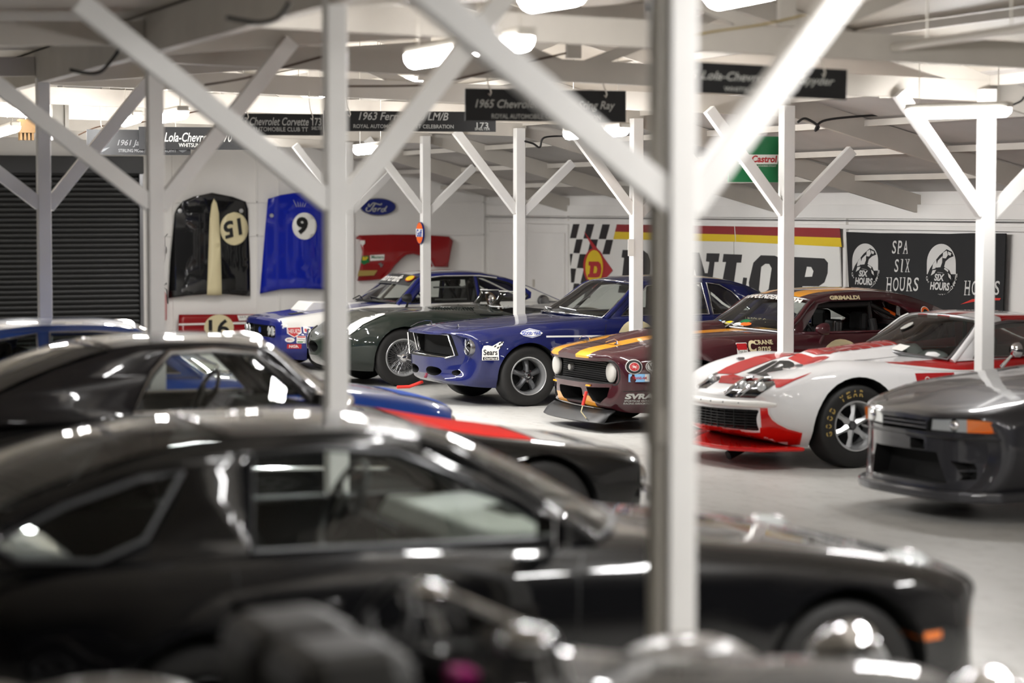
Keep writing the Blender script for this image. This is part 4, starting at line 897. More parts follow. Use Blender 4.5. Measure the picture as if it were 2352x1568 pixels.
# ------------------------------------------------------------------ navy pony coupe
paint('navy', '#121a50', [('#e8e6e2', [(1, 0, 0, .20), (-1, 0, 0, -4), (.012, 0, 1, .738), (-.012, 0, -1, -.757), (0, 1, 0, .8)])])
c = Car('muscle_coupe', 'navy blue coupe with chrome framed grille and silver five spoke wheels', (9.47, 24.89), 2)
c.shell([(-.93, .34, .52, .56, .40, .60, .55, .59, .70, .54, .765, .80),
         (-.87, .27, .62, .70, .36, .74, .55, .73, .70, .62, .775, .82),
         (-.72, .22, .70, .80, .33, .845, .55, .835, .70, .70, .80, .85),
         (-.3, .20, .74, .84, .32, .875, .56, .865, .745, .73, .845, .89),
         (.3, .20, .76, .85, .32, .885, .56, .88, .79, .76, .885, .93),
         (.95, .20, .77, .86, .32, .885, .57, .88, .815, .80, .92, .96),
         (1.6, .20, .77, .86, .32, .885, .58, .88, .83, .80, .93, .935),
         (2.3, .22, .77, .86, .34, .89, .60, .88, .84, .80, .935, .935),
         (2.74, .24, .77, .86, .36, .895, .62, .88, .85, .78, .935, .95),
         (3.3, .28, .74, .83, .38, .87, .60, .86, .83, .74, .92, .94),
         (3.72, .34, .68, .76, .42, .80, .60, .79, .79, .70, .89, .91)], 'navy', bow=.30, bowl=.75, bpow=4, crease=(1,), flares=[(0, .32, .36, .035, .09), (2.74, .32, .36, .03, .09)], lean=.10)
c.wells([(0, .33, .355), (2.74, .33, .345)], .35)
gr = [(-.52, .765), (-.55, .545), (-.49, .52), (.49, .52), (.55, .545), (.52, .765)]
c.cut(fbox(-1.3, -.60, [(-y*1.02, z) for y, z in gr]))
for sg in (-1, 1): c.cut(MB().lathe([(0, -1.2), (.115, -1.2), (.10, -.64), (0, -.64)], (0, sg*.70, .645), 'x', 28), 'navy')
c.cut(fbox(-1.3, -.6, [(-a, b) for a, b in ell(-.30, .37, .13, .05)])); c.cut(fbox(-1.3, -.6, [(-a, b) for a, b in ell(.22, .37, .18, .05)])); c.cut(fbox(-1.3, -.5, [(-a, b) for a, b in ell(-.56, .36, .05, .03)]))
c.cabin_cut(.98, 3.1, .74, .3, 1.2); c.carve()
MB().tube([(-.94+.30*(abs(y)/.60)**4+.10*(.6-z), y, z) for y, z in gr], .012, 8, True).build('grille_surround', 'chrome', c.root, 60)
MB().tube([(-.935, .30, .76), (-.91, .31, .525)], .010, 8).build('grille_bar', 'chrome', c.root)
c.lampset(-.62, .70, .645, .088, -1, 'gloss_black', 'steel')
for k in range(10):
    a = 2*PI*k/10; MB().tube([(-.66, -.70, .645), (-.65, -.70+.08*math.cos(a), .645+.08*math.sin(a))], .004, 4).build('lamp_cover_rib', 'steel', c.root)
MB().box((-.64, 0, .645), (.012, 1.10, .235)).build('grille_mesh', 'cavity', c.root)
c.cabin([(.95, .92), (1.19, 1.11), (1.42, 1.28), (1.70, 1.325), (2.15, 1.335), (2.50, 1.315), (2.76, 1.255), (3.02, 1.12), (3.22, .985), (3.34, .925)], 2, 6, .80, .92, .60, 1.34, (-.30, -.10, .04, .14), (.04, .035, .03, .02), 'navy',
        [[(1.13, .945), (1.52, 1.265), (1.75, 1.285), (2.20, 1.29), (2.22, .945)], [(2.27, .945), (2.265, 1.29), (2.42, 1.27), (2.56, 1.19), (2.74, .985), (2.72, .945)]], 'glass_clear', trim='chrome', trim_r=.009)
c.wheels([(0, .325, .26, .755), (2.74, .325, .27, .755)], 'torq', .205)
c.poly('roundel', ell(1.28, .68, .235, .225), 'cream_vinyl'); c.txt('9', 1.28, .68, .2, .3, 'black_vinyl', bold=.05)
o = c.poly('sticker', [(-.10, .785), (-.07, .81), (.03, .835), (.13, .81), (.16, .785), (.13, .76), (.03, .735), (-.07, .76)], 'white_vinyl')
c.poly('sticker_line', [(-.085, .80), (.03, .828), (.145, .80), (.145, .796), (.03, .822), (-.085, .796)], 'blue_vinyl', off=.007, parent=o); c.poly('sticker_line', [(-.085, .77), (.03, .742), (.145, .77), (.145, .774), (.03, .748), (-.085, .774)], 'blue_vinyl', off=.007, parent=o); c.txt('GOOD YEAR', .03, .785, .215, .032, 'blue_vinyl', bold=.03, parent=o, off=.009)
o = c.poly('sticker', [(-.53, .505), (-.35, .505), (-.35, .61), (-.29, .70), (-.335, .70), (-.42, .655), (-.465, .665), (-.51, .66), (-.53, .62)], 'white_vinyl')
c.txt('Sears', -.44, .59, .15, .06, 'black_vinyl', bold=.02, parent=o); c.poly('sticker_field', [(-.52, .51), (-.36, .51), (-.36, .54), (-.52, .54)], 'black_vinyl', off=.006, parent=o); c.txt('DieHard', -.44, .525, .135, .020, 'white_vinyl', parent=o, off=.012, bold=.02)
for i, (a, b) in enumerate(((-.40, .64), (-.35, .665), (-.37, .625), (-.34, .635), (-.325, .68))): c.poly('sticker_check', [(a, b), (a+.02, b+.008), (a+.028, b+.026), (a+.006, b+.018)], 'black_vinyl', off=.006, parent=o, step=0)
c.sticker(ell(0, 0, .085, .075), .47, .60, 'white_vinyl'); c.sticker(ell(0, 0, .072, .062), .47, .60, 'red_vinyl')
c.seam([(.96, .25), (.955, .5), (.90, .78), (.93, .9)]); c.seam([(2.24, .26), (2.26, .6), (2.25, .92)])
for sg in (-1, 1): c.tseam([(-.9, sg*.55), (-.5, sg*.68), (.3, sg*.72), (.85, sg*.745), (.90, sg*.6), (.84, sg*.3), (.82, 0)], .009)
for sg in (-1, 1):
    z = c.bvh.ray_cast(V((-.62, sg*.40, 2)), V((0, 0, -1)))[0].z; t = MB().lathe([(0, .03), (.008, .03), (.008, .006), (.025, .004), (.025, 0)], (-.62, sg*.40, z), 'z', 12).build('bonnet_pin', 'chrome', c.root)
    MB().tube([(-.62, sg*.40, z+.03), (-.68, sg*.43, z+.035), (-.76, sg*.46, z+.01), (-.84, sg*.47, z-.03)], .0018, 5).build('lanyard', 'chrome', t)
c.wiper((.80, -.42, .965), [(.14, -.10), (.10, -.55)], 'alloy'); c.wiper((.74, .25, .97), [(.12, .52), (.10, .12)], 'alloy')
for v in (-.55, 0, .5): p = c.T(c.ckeys[1], v); MB().beam(p+V((-.05, 0, -.02)), p+V((.06, .02*v, .012)), .02, .006).build('screen_clip', 'alloy', c.root)
c.dash(1.2, .70, .94); c.steering(1.42, -.36, .92, .19); c.seatset(1.75, .36, .28)
c.bars([[(1.15, sg*.62, .9), (1.5, sg*.50, 1.26), (2.1, sg*.5, 1.28), (2.15, sg*.62, .5)] for sg in (-1, 1)]+[[(2.12, -.5, 1.28), (2.12, .5, 1.28)], [(2.12, -.5, 1.27), (2.8, -.5, .75)], [(2.12, .5, 1.27), (2.8, .5, .75)], [(2.12, .5, 1.26), (2.14, -.6, .7)]], .02)
MB().tube([(-.82, .15, .22), (-.98, .15, .17), (-1.12, .15, .17)], .018, 8).build('tow_strap', 'flag_red', c.root)
MB().tube([(-.3, -.3, .2), (.1, -.2, .16), (.3, -.35, .17)], .02, 8).build('exhaust_link', 'steel', c.root)
# ------------------------------------------------------------------ dark green sports racer with wire wheels
paint('racing_green', '#1b241f')
c = Car('sports_racer', 'dark green open sports racer with wire wheels and white nose band', (9.15, 27.98), 2)
c.shell([(-.90, .36, .16, .24, .40, .28, .45, .25, .50, .12, .53, .54), (-.80, .27, .34, .47, .35, .53, .46, .49, .57, .33, .62, .60), (-.62, .20, .48, .64, .32, .70, .48, .66, .635, .50, .70, .66), (-.35, .18, .58, .72, .30, .77, .52, .735, .74, .57, .825, .75),
         (0, .18, .62, .74, .30, .79, .54, .76, .79, .58, .885, .83), (.4, .18, .64, .74, .30, .78, .54, .745, .79, .57, .885, .90), (.9, .18, .66, .73, .30, .76, .52, .73, .73, .57, .835, .935), (1.4, .18, .66, .73, .30, .76, .52, .73, .71, .60, .805, .93),
         (2.0, .18, .66, .74, .30, .78, .52, .75, .75, .60, .86, .87), (2.45, .20, .64, .76, .32, .80, .55, .76, .80, .56, .90, .86), (3.0, .26, .50, .70, .36, .74, .52, .68, .70, .48, .78, .76), (3.4, .40, .26, .40, .45, .44, .50, .40, .57, .25, .60, .61)], 'racing_green', bow=.05, flares=[(0, .34, .37, .02, .08)])
c.wells([(0, .345, .372), (2.35, .345, .365)], .36, depth=.38)
c.cut(fbox(-1.2, -.74, [(-a, b) for a, b in ell(0, .46, .17, .07)]))
c.cut(MB().prism([(1.5, -.52), (2.0, -.52), (2.08, -.45), (2.08, .45), (2.0, .52), (1.5, .52), (1.42, .4), (1.42, -.4)], (0, 0, .3), (1, 0, 0), (0, 1, 0), .9), 'interior'); c.carve()
c.wheels([(0, .345, .165, .665), (2.35, .345, .17, .665)], 'wire', .222)
c.trace('white_band', [(783, 768), (788, 763.5), (805, 746.5), (831, 732), (861, 723), (878, 720.5), (884, 721), (884, 723.5), (865, 731), (833, 746.5), (817.6, 759.6), (804.6, 769), (784, 770)], 'white_vinyl', step=3, off=.009)
for sg in (-1, 1):
    e = ell(sg*.54, .545, .105, .135); o = c.front('headlamp_cover', e, 'glass_tint', off=.02, step=.03); c.ring('cover_rim', e, .009, 'steel', off=.014, parent=o); c.front('headlamp_bowl', ell(sg*.54, .545, .10, .13), 'gunmetal', off=.006, step=.03, parent=o)
    q = c.bvh.ray_cast(V((-3, sg*.53, .56)), V((1, 0, 0)))[0]; MB().ball(q+V((.0, 0, 0)), (.02, .065, .07)).build('headlamp', 'lens', o, 50)
for k in range(15):
    x = .55+.038*k; z = c.bvh.ray_cast(V((x, -.22, 3)), V((0, 0, -1)))[0].z
    MB().box((x, -.22, z+.004), (.020, .15, .012), Matrix.Rotation(-.35, 3, 'Y')).build('louvre', 'racing_green', c.root)
c.tseam([(1.05, -.73), (1.02, -.4), (1.0, 0), (1.02, .4)], .008); c.tseam([(1.40, -.66), (1.34, -.3), (1.32, 0)], .006)
c.poly('number_roundel', ell(1.38, .60, .16, .17), 'white_vinyl'); c.ring('bonnet_strap', [(1.05, -.56), (1.2, -.57), (1.35, -.57)], .012, 'black_trim', 'top', closed=False)
for cy, sg in ((-.30, -1), (.30, 1)):
    P = []
    for i in range(13):
        a = PI*(.62+.76*i/12); r0, r1 = .30, .25; P.append([V((1.62+r0*math.cos(a), cy+r0*math.sin(a)*.9, .915)), V((1.66+r1*math.cos(a), cy+r1*math.sin(a)*.85, 1.03)), V((1.68+r1*.98*math.cos(a), cy+r1*math.sin(a)*.82, 1.10))])
    o = MB().grid(P).build('aero_screen', 'perspex', c.root, 60); MB().tube([p[2] for p in P], .008, 6).build('screen_rim', 'alloy', o); MB().tube([p[0] for p in P], .009, 6).build('screen_foot', 'alloy', o)
    for i in range(0, 13, 1): MB().ball(P[i][0]+V((-.012, 0, .012)), .006, 6, 4).build('rivet', 'chrome', o)
t = MB().ball((1.42, -.05, 1.0), (.03, .07, .05)).build('mirror', 'chrome', c.root); MB().tube([(1.42, -.05, .93), (1.42, -.05, .98)], .01).build('stalk', 'chrome', t)
c.steering(1.6, .28, .9, .18, 'wood_brown'); c.seatset(1.78, .27, .34, .42, head=False)
for sg in (-1, 1): MB().tube([(-.4, sg*.2, .2), (.3, sg*.5, .2)], .02).build('chassis_tube', 'cage', c.root)
# ------------------------------------------------------------------ blue and white fastback racer
paint('capri_paint', '#1a2370', [('#e6e4e0', [(1, 0, 0, -.64), (-.02, 0, 1, .585), (0, 1, 0, .60), (.02, 0, -1, -.99)]), ('#e6e4e0', [(1, 0, 0, 2.15), (0, 0, 1, .52)]), ('#e6e4e0', [(1, 0, 0, -.1), (0, -1, 0, -.2), (-1, 0, 0, -1.2), (0, 0, 1, .6)])])
paint('capri_roof', '#1a2370', [('#e6e4e0', [(0, -1, 0, -.30), (-1, 0, 0, -2.0)])])
c = Car('fastback_racer', 'blue and white fastback race car with red and white flank stickers', (9.17, 31.10), 2)
c.shell([(-.76, .28, .56, .66, .34, .69, .46, .675, .58, .60, .635, .66), (-.70, .17, .62, .73, .28, .765, .46, .75, .605, .66, .665, .69), (-.3, .14, .68, .80, .28, .83, .46, .80, .635, .68, .715, .75), (.3, .14, .70, .81, .28, .83, .48, .80, .69, .68, .785, .82),
         (1.0, .15, .70, .80, .28, .82, .50, .79, .75, .70, .845, .88), (1.8, .16, .70, .80, .28, .82, .52, .80, .76, .70, .86, .86), (2.56, .18, .70, .82, .30, .86, .53, .83, .77, .70, .87, .88), (3.2, .26, .66, .78, .36, .82, .54, .80, .76, .66, .86, .88), (3.52, .32, .60, .72, .40, .76, .54, .74, .73, .62, .83, .85)],
        'capri_paint', bow=.06, flares=[(0, .3, .36, .075, .10), (2.56, .3, .36, .07, .1)])
c.wells([(0, .30, .345), (2.56, .30, .345)], .34)
c.cut(fbox(-1.0, -.66, [(-a, b) for a, b in rrect(1.30, .155, .03)] and [(-a, b+.51) for a, b in rrect(1.30, .155, .03)])); c.cut(fbox(-1.0, -.6, [(-a, b+.26) for a, b in rrect(.36, .12, .02)]))
for sg in (-1, 1): c.cut(fbox(-1.0, -.6, [(-(a+sg*.42), b+.25) for a, b in rrect(.24, .10, .02)]))
c.cabin_cut(1.1, 3.0, .66, .3, 1.2); c.carve()
for k in range(6): MB().box((-.69, 0, .455+.022*k), (.015, .74, .007)).build('grille_bar', 'black_trim', c.root)
MB().lathe([(0, -.02), (.03, -.015), (.045, 0)], (-.71, 0, .51), 'x', 16).build('badge', 'blue_vinyl', c.root)
for y in (.44, .575):
    for sg in (-1, 1):
        t = MB().lathe([(0, -.02), (.05, -.012), (.062, .01), (.062, .05)], (-.715, sg*y, .51), 'x', 20).build('headlamp', 'lens', c.root, 50); MB().lathe([(.06, -.006), (.07, -.012), (.074, .03)], (-.715, sg*y, .51), 'x', 20).build('headlamp_rim', 'chrome', t, 50)
MB().prism([(-.80, -.70), (-.86, -.5), (-.88, 0), (-.86, .5), (-.80, .70), (-.45, .70), (-.45, -.70)], (0, 0, .085), (1, 0, 0), (0, 1, 0), .018).build('splitter', 'wood_brown', c.root)
c.cabin([(.97, .845), (1.17, 1.03), (1.36, 1.19), (1.60, 1.235), (2.0, 1.245), (2.30, 1.225), (2.60, 1.165), (2.85, 1.075), (3.10, .965), (3.36, .855)], 2, 5, .72, .85, .56, 1.24, (-.26, -.08, .05, .10), (.03, .03, .03, .02), 'capri_roof',
        [[(1.16, .865), (1.48, 1.175), (1.65, 1.195), (2.10, 1.195), (2.12, .865)], [(2.17, .865), (2.165, 1.19), (2.35, 1.17), (2.60, 1.105), (2.80, 1.0), (2.86, .93), (2.80, .875), (2.70, .865)]], 'glass_clear', trim='black_trim', trim_r=.014)
c.poly('white_line', [(1.50, 1.203), (1.7, 1.218), (2.2, 1.218), (2.45, 1.185), (2.45, 1.17), (2.2, 1.203), (1.7, 1.203), (1.50, 1.188)], 'white_vinyl', c.sbvh)
c.poly('rear_flank_white', [(2.72, .845), (2.90, .90), (2.92, .98), (2.80, 1.07), (2.86, 1.06), (3.32, .86), (3.30, .845)], 'white_vinyl', c.sbvh)
c.wheels([(0, .30, .28, .76), (2.56, .30, .3, .76)], 'eight', .19)
o = c.sticker([(-.09, .065), (.09, .07), (.09, -.01), (0, -.07), (-.09, -.015)], -.50, .51, 'white_vinyl'); c.poly('sticker_field', [(-.58, .568), (-.42, .572), (-.42, .503), (-.50, .45), (-.58, .50)], 'red_vinyl', off=.006, parent=o); c.txt('HEUER', -.50, .522, .145, .05, 'white_vinyl', parent=o, off=.009)
o = c.sticker(rrect(.085, .075, .015), -.345, .535, 'white_vinyl'); c.poly('sticker_field', [(-.375, .515), (-.35, .515), (-.35, .555), (-.375, .555)], 'red_vinyl', off=.006, parent=o); c.poly('sticker_field', [(-.34, .515), (-.315, .515), (-.315, .555), (-.34, .555)], 'black_vinyl', off=.006, parent=o)
c.sticker(ell(0, 0, .06, .032), -.555, .41, 'white_vinyl', 'BELL', 'red_vinyl', .07, .022); o = c.sticker(rrect(.105, .095, .008), -.42, .415, 'white_vinyl', 'Holley', 'black_vinyl', .09, .025); c.poly('sticker_field', [(-.465, .44), (-.375, .44), (-.375, .457), (-.465, .457)], 'red_vinyl', off=.006, parent=o); c.poly('sticker_field', [(-.465, .375), (-.375, .375), (-.375, .392), (-.465, .392)], 'green_vinyl', off=.006, parent=o)
c.sticker(rrect(.17, .06, .006), -.50, .325, 'red_vinyl', 'NGK', 'white_vinyl', .12, .038, bold=.03)
c.txt('KOOL CARS KARR COWNA', .62, .775, .9, .028, 'black_vinyl'); c.txt('Motorcraft', 2.62, .74, .95, .14, 'green_dark' if 'green_dark' in M else mat('green_dark', '#0d2a1c', .4), bold=.03)
p = [c.T(c.ckeys[1]*k, v) for k, v in ((.74, -.93), (.985, -.93), (.985, .93), (.74, .93))]
P = [[c.T(c.ckeys[1]*k, v)+V((-.008, 0, .008)) for v in [-.93+1.86*j/14 for j in range(15)]] for k in (.62, .74, .86, .985)]; o = MB().grid(P).build('sun_strip', 'sign_black', c.root, 60)
vs, fs = text2d('Motorcraft', .16, .95, bold=.03); MB().add([c.T(c.ckeys[1]*(.872+y*1.4), -x*1.35+.12)+V((-.014, 0, .014)) if False else c.T(c.ckeys[1]*(.80+y*1.5), .16-x*1.45)+V((-.016, 0, .016)) for x, y in vs], fs).build('lettering', 'white_vinyl', o)
MB().add([c.T(c.ckeys[1]*(.86+b), -.78+a)+V((-.018, 0, .018)) for a, b in ell(0, 0, .11, .10)], [tuple(range(28))]).build('round_badge', 'yellow_vinyl', o); MB().add([c.T(c.ckeys[1]*(.86+b), -.78+a)+V((-.016, 0, .016)) for a, b in ell(0, 0, .13, .12)], [tuple(range(28))]).build('round_badge', 'red_vinyl', o)
c.wiper((.75, -.3, .885), [(.16, -.15), (.10, -.62)], 'black_trim'); c.wiper((.72, .35, .885), [(.14, .62), (.10, .15)], 'black_trim')
c.dash(1.25, .62, .84); c.steering(1.45, -.33, .84, .16); c.seatset(1.85, .33, .24, .75, 'black_trim')
c.bars([[(1.15, s_*.60, .8), (1.45, s_*.47, 1.15), (2.05, s_*.46, 1.18), (2.1, s_*.58, .5)] for s_ in (-1, 1)]+[[(2.08, -.46, 1.17), (2.08, .46, 1.17)], [(2.08, -.44, 1.15), (2.85, -.4, .62)], [(2.08, .44, 1.15), (2.85, .4, .62)], [(2.08, .44, 1.15), (2.1, -.5, .6)]], .022, 'black_trim')
for z in (.90, 1.06): MB().beam((1.52, -.665 if z < 1 else -.61, z), (1.98, -.665 if z < 1 else -.61, z), .012, .022).build('net_frame', 'steel', c.root)
t = MB().lathe([(0, -.045), (.06, -.03), (.07, .0), (.085, .004), (.085, .02)], (3.06, -.775, .86), 'y', 20).build('fuel_filler', 'steel', c.root, 50)
MB().prism([(0, .0), (.12, .12), (.62, .10), (.62, 0)], (-.2, .30, .755), (1, 0, 0), (0, 0, 1), .60).build('bonnet_scoop', 'white_vinyl', c.root, bevel=.02)
for s_ in (-1, 1):
    for k in range(5): c.poly('rivet', ell(-.28+.03*(k % 2), .18+.09*k, .008, .008, 8), 'alloy', step=0) if s_ < 0 else None
c.top('vent', [(-.42, -.42), (-.24, -.46), (-.24, -.30), (-.42, -.28)], 'cavity')
o = c.mirror(1.08, .93, .83, 'black_trim', 'bullet')
# ------------------------------------------------------------------ maroon coupe with orange stripes
OR = '#f0a010'
paint('maroon', '#3a1219', [(OR, [(0, 1, 0, .20), (0, -1, 0, -.43), (-1, 0, 0, -1.10), (0, 0, 1, .70)]), (OR, [(0, 1, 0, .20), (0, -1, 0, -.43), (-1, 0, 0, .3), (0, 0, -1, -.34)])])
paint('maroon_roof', '#3a1219', [(OR, [(0, 1, 0, .20), (0, -1, 0, -.43)])])
c = Car('muscle_coupe', 'maroon muscle coupe with two orange bonnet stripes', (9.84, 21.55), 2)
c.shell([(-.92, .34, .55, .62, .40, .66, .50, .65, .63, .58, .70, .735), (-.86, .24, .62, .72, .34, .77, .50, .755, .65, .64, .735, .77), (-.6, .19, .70, .81, .31, .86, .51, .84, .69, .69, .785, .825), (-.2, .18, .74, .84, .30, .90, .53, .875, .755, .72, .85, .89), (.4, .18, .76, .86, .30, .90, .54, .88, .79, .74, .895, .935),
         (1.1, .18, .77, .86, .30, .89, .54, .875, .80, .79, .905, .955), (1.8, .18, .77, .86, .30, .89, .55, .875, .80, .79, .90, .91), (2.4, .20, .77, .86, .32, .90, .58, .885, .82, .79, .915, .92), (2.74, .22, .77, .87, .34, .91, .60, .89, .84, .78, .93, .94), (3.3, .28, .74, .84, .38, .88, .60, .86, .83, .72, .92, .92), (3.75, .35, .66, .76, .43, .80, .60, .78, .79, .66, .87, .88)],
        'maroon', bow=.16, bpow=4, flares=[(0, .33, .38, .04, .09), (2.74, .33, .38, .04, .09)], lean=.12)
c.wells([(0, .33, .365), (2.74, .33, .36)], .35)
c.cut(fbox(-1.3, -.72, [(-a, b+.57) for a, b in rrect(1.46, .215, .09)])); c.cut(fbox(-1.3, -.62, [(-a, b+.34) for a, b in rrect(.52, .14, .03)]))
for sg in (-1, 1): c.cut(fbox(-1.3, -.55, [(sg*a, b) for a, b in ((.34, .42), (.62, .43), (.60, .34), (.50, .27), (.40, .29))]))
c.cabin_cut(1.12, 2.7, .74, .28, 1.2); c.carve()
c.ring('grille_surround', [(a*1.03, b*1.08+.57) for a, b in rrect(1.46, .215, .09, 6)], .014, 'black_trim', off=-.01)
for k in range(9): MB().box((-.74, 0, .485+.021*k), (.012, 1.0, .006)).build('grille_bar', 'black_trim', c.root)
MB().box((-.72, 0, .57), (.012, 1.3, .2)).build('grille_mesh', 'cavity', c.root)
mat('lamp_tape', '#b4b1ab', .7)
for sg in (-1, 1): MB().lathe([(0, -.012), (.06, -.010), (.088, -.004), (.094, .004), (.094, .02)], (-.765, sg*.62, .572), 'x', 24).build('headlamp_cover', 'lamp_tape', c.root, 50)
MB().lathe([(0, -.01), (.03, -.01), (.035, .03)], (-.76, .30, .57), 'x', 14).build('driving_lamp', 'lamp_tape', c.root)
P = [[V((-.80+.05*(abs(y)/.7)**3, y, .215)), V((-.88+.06*(abs(y)/.7)**3, y, .17)), V((-.97+.10*(abs(y)/.7)**3, y, .10)), V((-.95+.10*(abs(y)/.7)**3, y, .09)), V((-.5, y, .12))] for y in [-.70+1.4*i/14 for i in range(15)]]
MB().grid(P).build('air_dam', 'black_trim', c.root, 40, solid=.012)
for y0 in (-.43, .20): MB().box((-.882, y0+.115, .438), (.012, .21, .014)).build('stripe_tape', 'orange_stripe' if 'orange_stripe' in M else mat('orange_stripe', OR, .4), c.root)
MB().tube([(-.90, -.38, .38), (-.94, -.385, .25)], .016, 8).build('tow_strap', 'flag_red', c.root); MB().tube([(-.94, -.385, .25), (-.96, -.39, .19), (-.90, -.42, .10)], .006, 6).build('tow_cable', 'cream_vinyl', c.root)
c.cabin([(1.02, .905), (1.23, 1.07), (1.42, 1.215), (1.65, 1.27), (2.08, 1.29), (2.42, 1.265), (2.70, 1.185), (2.95, 1.075), (3.18, .965), (3.30, .915)], 2, 6, .79, .905, .60, 1.29, (-.30, -.09, .04, .14), (.04, .04, .035, .02), 'maroon_roof',
        [[(1.22, .925), (1.47, 1.185), (1.62, 1.215), (2.20, 1.22), (2.38, 1.165), (2.64, .985), (2.62, .955), (2.42, .925)]], 'glass_clear', trim=None, side_glass=False)
c.wheels([(0, .33, .27, .76), (2.74, .33, .28, .76)], 'torq', .205)
c.ring('screen_trim', [], .01, 'chrome') if False else MB().tube([c.T(c.ckeys[0]+.015, v) for v in [-.95+1.9*i/14 for i in range(15)]]+[c.T(c.ckeys[0]+(c.ckeys[1]-c.ckeys[0])*i/6, .955) for i in range(1, 6)]+[c.T(c.ckeys[1], v) for v in [.95-1.9*i/14 for i in range(15)]]+[c.T(c.ckeys[1]-(c.ckeys[1]-c.ckeys[0])*i/6, -.955) for i in range(1, 6)], .012, 6, True).build('screen_trim', 'steel', c.root, 60)
k1 = c.ckeys[1]
vs, fs = text2d('TURNPOUNDERZ.COM', .07, 1.0, bold=.03, shear=-.1); MB().add([c.T(k1*(.885+y*1.7), -x*1.75)+V((-.012, 0, .012)) for x, y in vs], fs).build('screen_lettering', 'white_vinyl', c.root)
for u, v, col, rx in ((.12, .20, 'lightblue_vinyl', .085), (.11, .05, 'silver_vinyl', .05), (.12, -.12, 'yellow_vinyl', .10), (.13, -.45, 'orange_vinyl', .09), (.20, -.38, 'green_vinyl', .08), (.10, -.32, 'white_vinyl', .07)):
    MB().add([c.T(k1*(u+b), v+a)+V((-.01, 0, .01)) for a, b in ell(0, 0, rx, .05, 16)], [tuple(range(16))]).build('screen_sticker', col, c.root)
vs, fs = text2d('UNIQUE C', .05, .42); MB().add([V((1.30, .30-x, .99+y)) for x, y in vs], fs).build('dash_lettering', 'cream_vinyl', c.root)
for v in (-.62, -.05, .35): p = c.T(k1, v); MB().beam(p+V((-.05, 0, -.02)), p+V((.07, .02*v, .014)), .024, .006).build('screen_clip', 'alloy', c.root)
for v in (-.2, .35): p = c.T(.015, v); MB().beam(p+V((-.06, 0, -.01)), p+V((.06, .0, .05)), .024, .006).build('screen_clip', 'alloy', c.root)
c.poly('number_roundel', ell(1.60, .60, .25, .25), 'cream_vinyl'); c.txt('16', 1.6, .58, .3, .28, 'black_vinyl', bold=.04)
c.txt('CRANE', .745, .838, .20, .042, 'cream_vinyl', bold=.02); c.txt('C', .615, .80, .085, .115, 'cream_vinyl', bold=.05); c.txt('ams', .745, .775, .14, .045, 'cream_vinyl', bold=.02)
o = c.sticker(rrect(.115, .155, .005), .505, .76, 'white_vinyl'); c.poly('sticker_field', [(.452, .772), (.558, .772), (.558, .832), (.452, .832)], 'red_vinyl', off=.006, parent=o); c.poly('sticker_field', [(.452, .69), (.558, .69), (.558, .732), (.452, .732)], 'green_vinyl', off=.006, parent=o); c.txt('Trans Am', .505, .755, .09, .03, 'black_vinyl', parent=o)
o = c.sticker(ell(0, 0, .075, .07), -.62, .635, 'white_vinyl'); c.poly('sticker_field', ell(-.62, .635, .07, .065), 'black_vinyl', off=.006, parent=o); c.poly('sticker_field', ell(-.62, .635, .047, .043), 'white_vinyl', off=.008, parent=o); c.poly('sticker_field', ell(-.62, .635, .042, .038), 'red_vinyl', off=.010, parent=o)
for k in range(10): a = 2*PI*k/10; c.poly('sticker_spoke', [(-.62, .632), (-.62+.04*math.cos(a), .635+.037*math.sin(a)), (-.618, .638)], 'white_vinyl', off=.012, parent=o, step=0)
c.sticker(ell(0, 0, .085, .06), -.43, .635, 'white_vinyl', 'VRG', 'black_vinyl', .11, .055, bold=.02); c.ring('sticker_line', ell(-.43, .635, .076, .052), .003, 'black_vinyl', 'side', .008)
o = c.sticker(rrect(.19, .075, .004), -.575, .53, 'lightblue_vinyl', 'TRANS-AM', 'red_vinyl', .13, .026, bold=.02); c.poly('sticker_field', [(-.525, .497), (-.485, .497), (-.485, .565), (-.525, .565)], 'white_vinyl', off=.006, parent=o)
c.txt('SVRA', -.56, .355, .25, .055, 'silver_vinyl', bold=.05, shear=.1); c.txt('SPORTSCAR VINTAGE', -.56, .31, .25, .018, 'silver_vinyl', bold=.02); c.txt('RACING ASSOCIATION', -.56, .285, .25, .018, 'silver_vinyl', bold=.02)
c.txt('GRIMALDI', 1.78, 1.243, .34, .040, 'cream_vinyl', c.sbvh, bold=.05)
o = c.poly('sticker', ell(2.66, 1.085, .052, .06), 'white_vinyl', c.sbvh); c.poly('sticker_ring', ell(2.66, 1.085, .046, .054), 'orange_vinyl', c.sbvh, .007, parent=o); c.poly('sticker_field', ell(2.66, 1.085, .028, .033), 'black_vinyl', c.sbvh, .010, parent=o)
c.poly('sticker', [(2.78, 1.0), (2.84, 1.0), (2.84, 1.05), (2.78, 1.06)], 'white_vinyl', c.sbvh)
c.seam([(1.04, .24), (1.04, .5), (1.02, .88)]); c.seam([(2.36, .25), (2.40, .6), (2.40, .9)]); c.seam([(-.75, .40), (-.5, .405), (-.35, .41)])
for sg in (-1, 1): c.tseam([(-.62, 0), (-.60, sg*.3), (-.52, sg*.62), (0, sg*.68), (.6, sg*.70), (.96, sg*.74)], .009)
MB().prism([(-.45, -.14), (.75, -.30), (.82, 0), (.75, .30), (-.45, .14)], (0, 0, .835), (1, 0, 0), (0, 1, 0), .04).build('bonnet_cowl', 'maroon', c.root, bevel=.03) if False else None
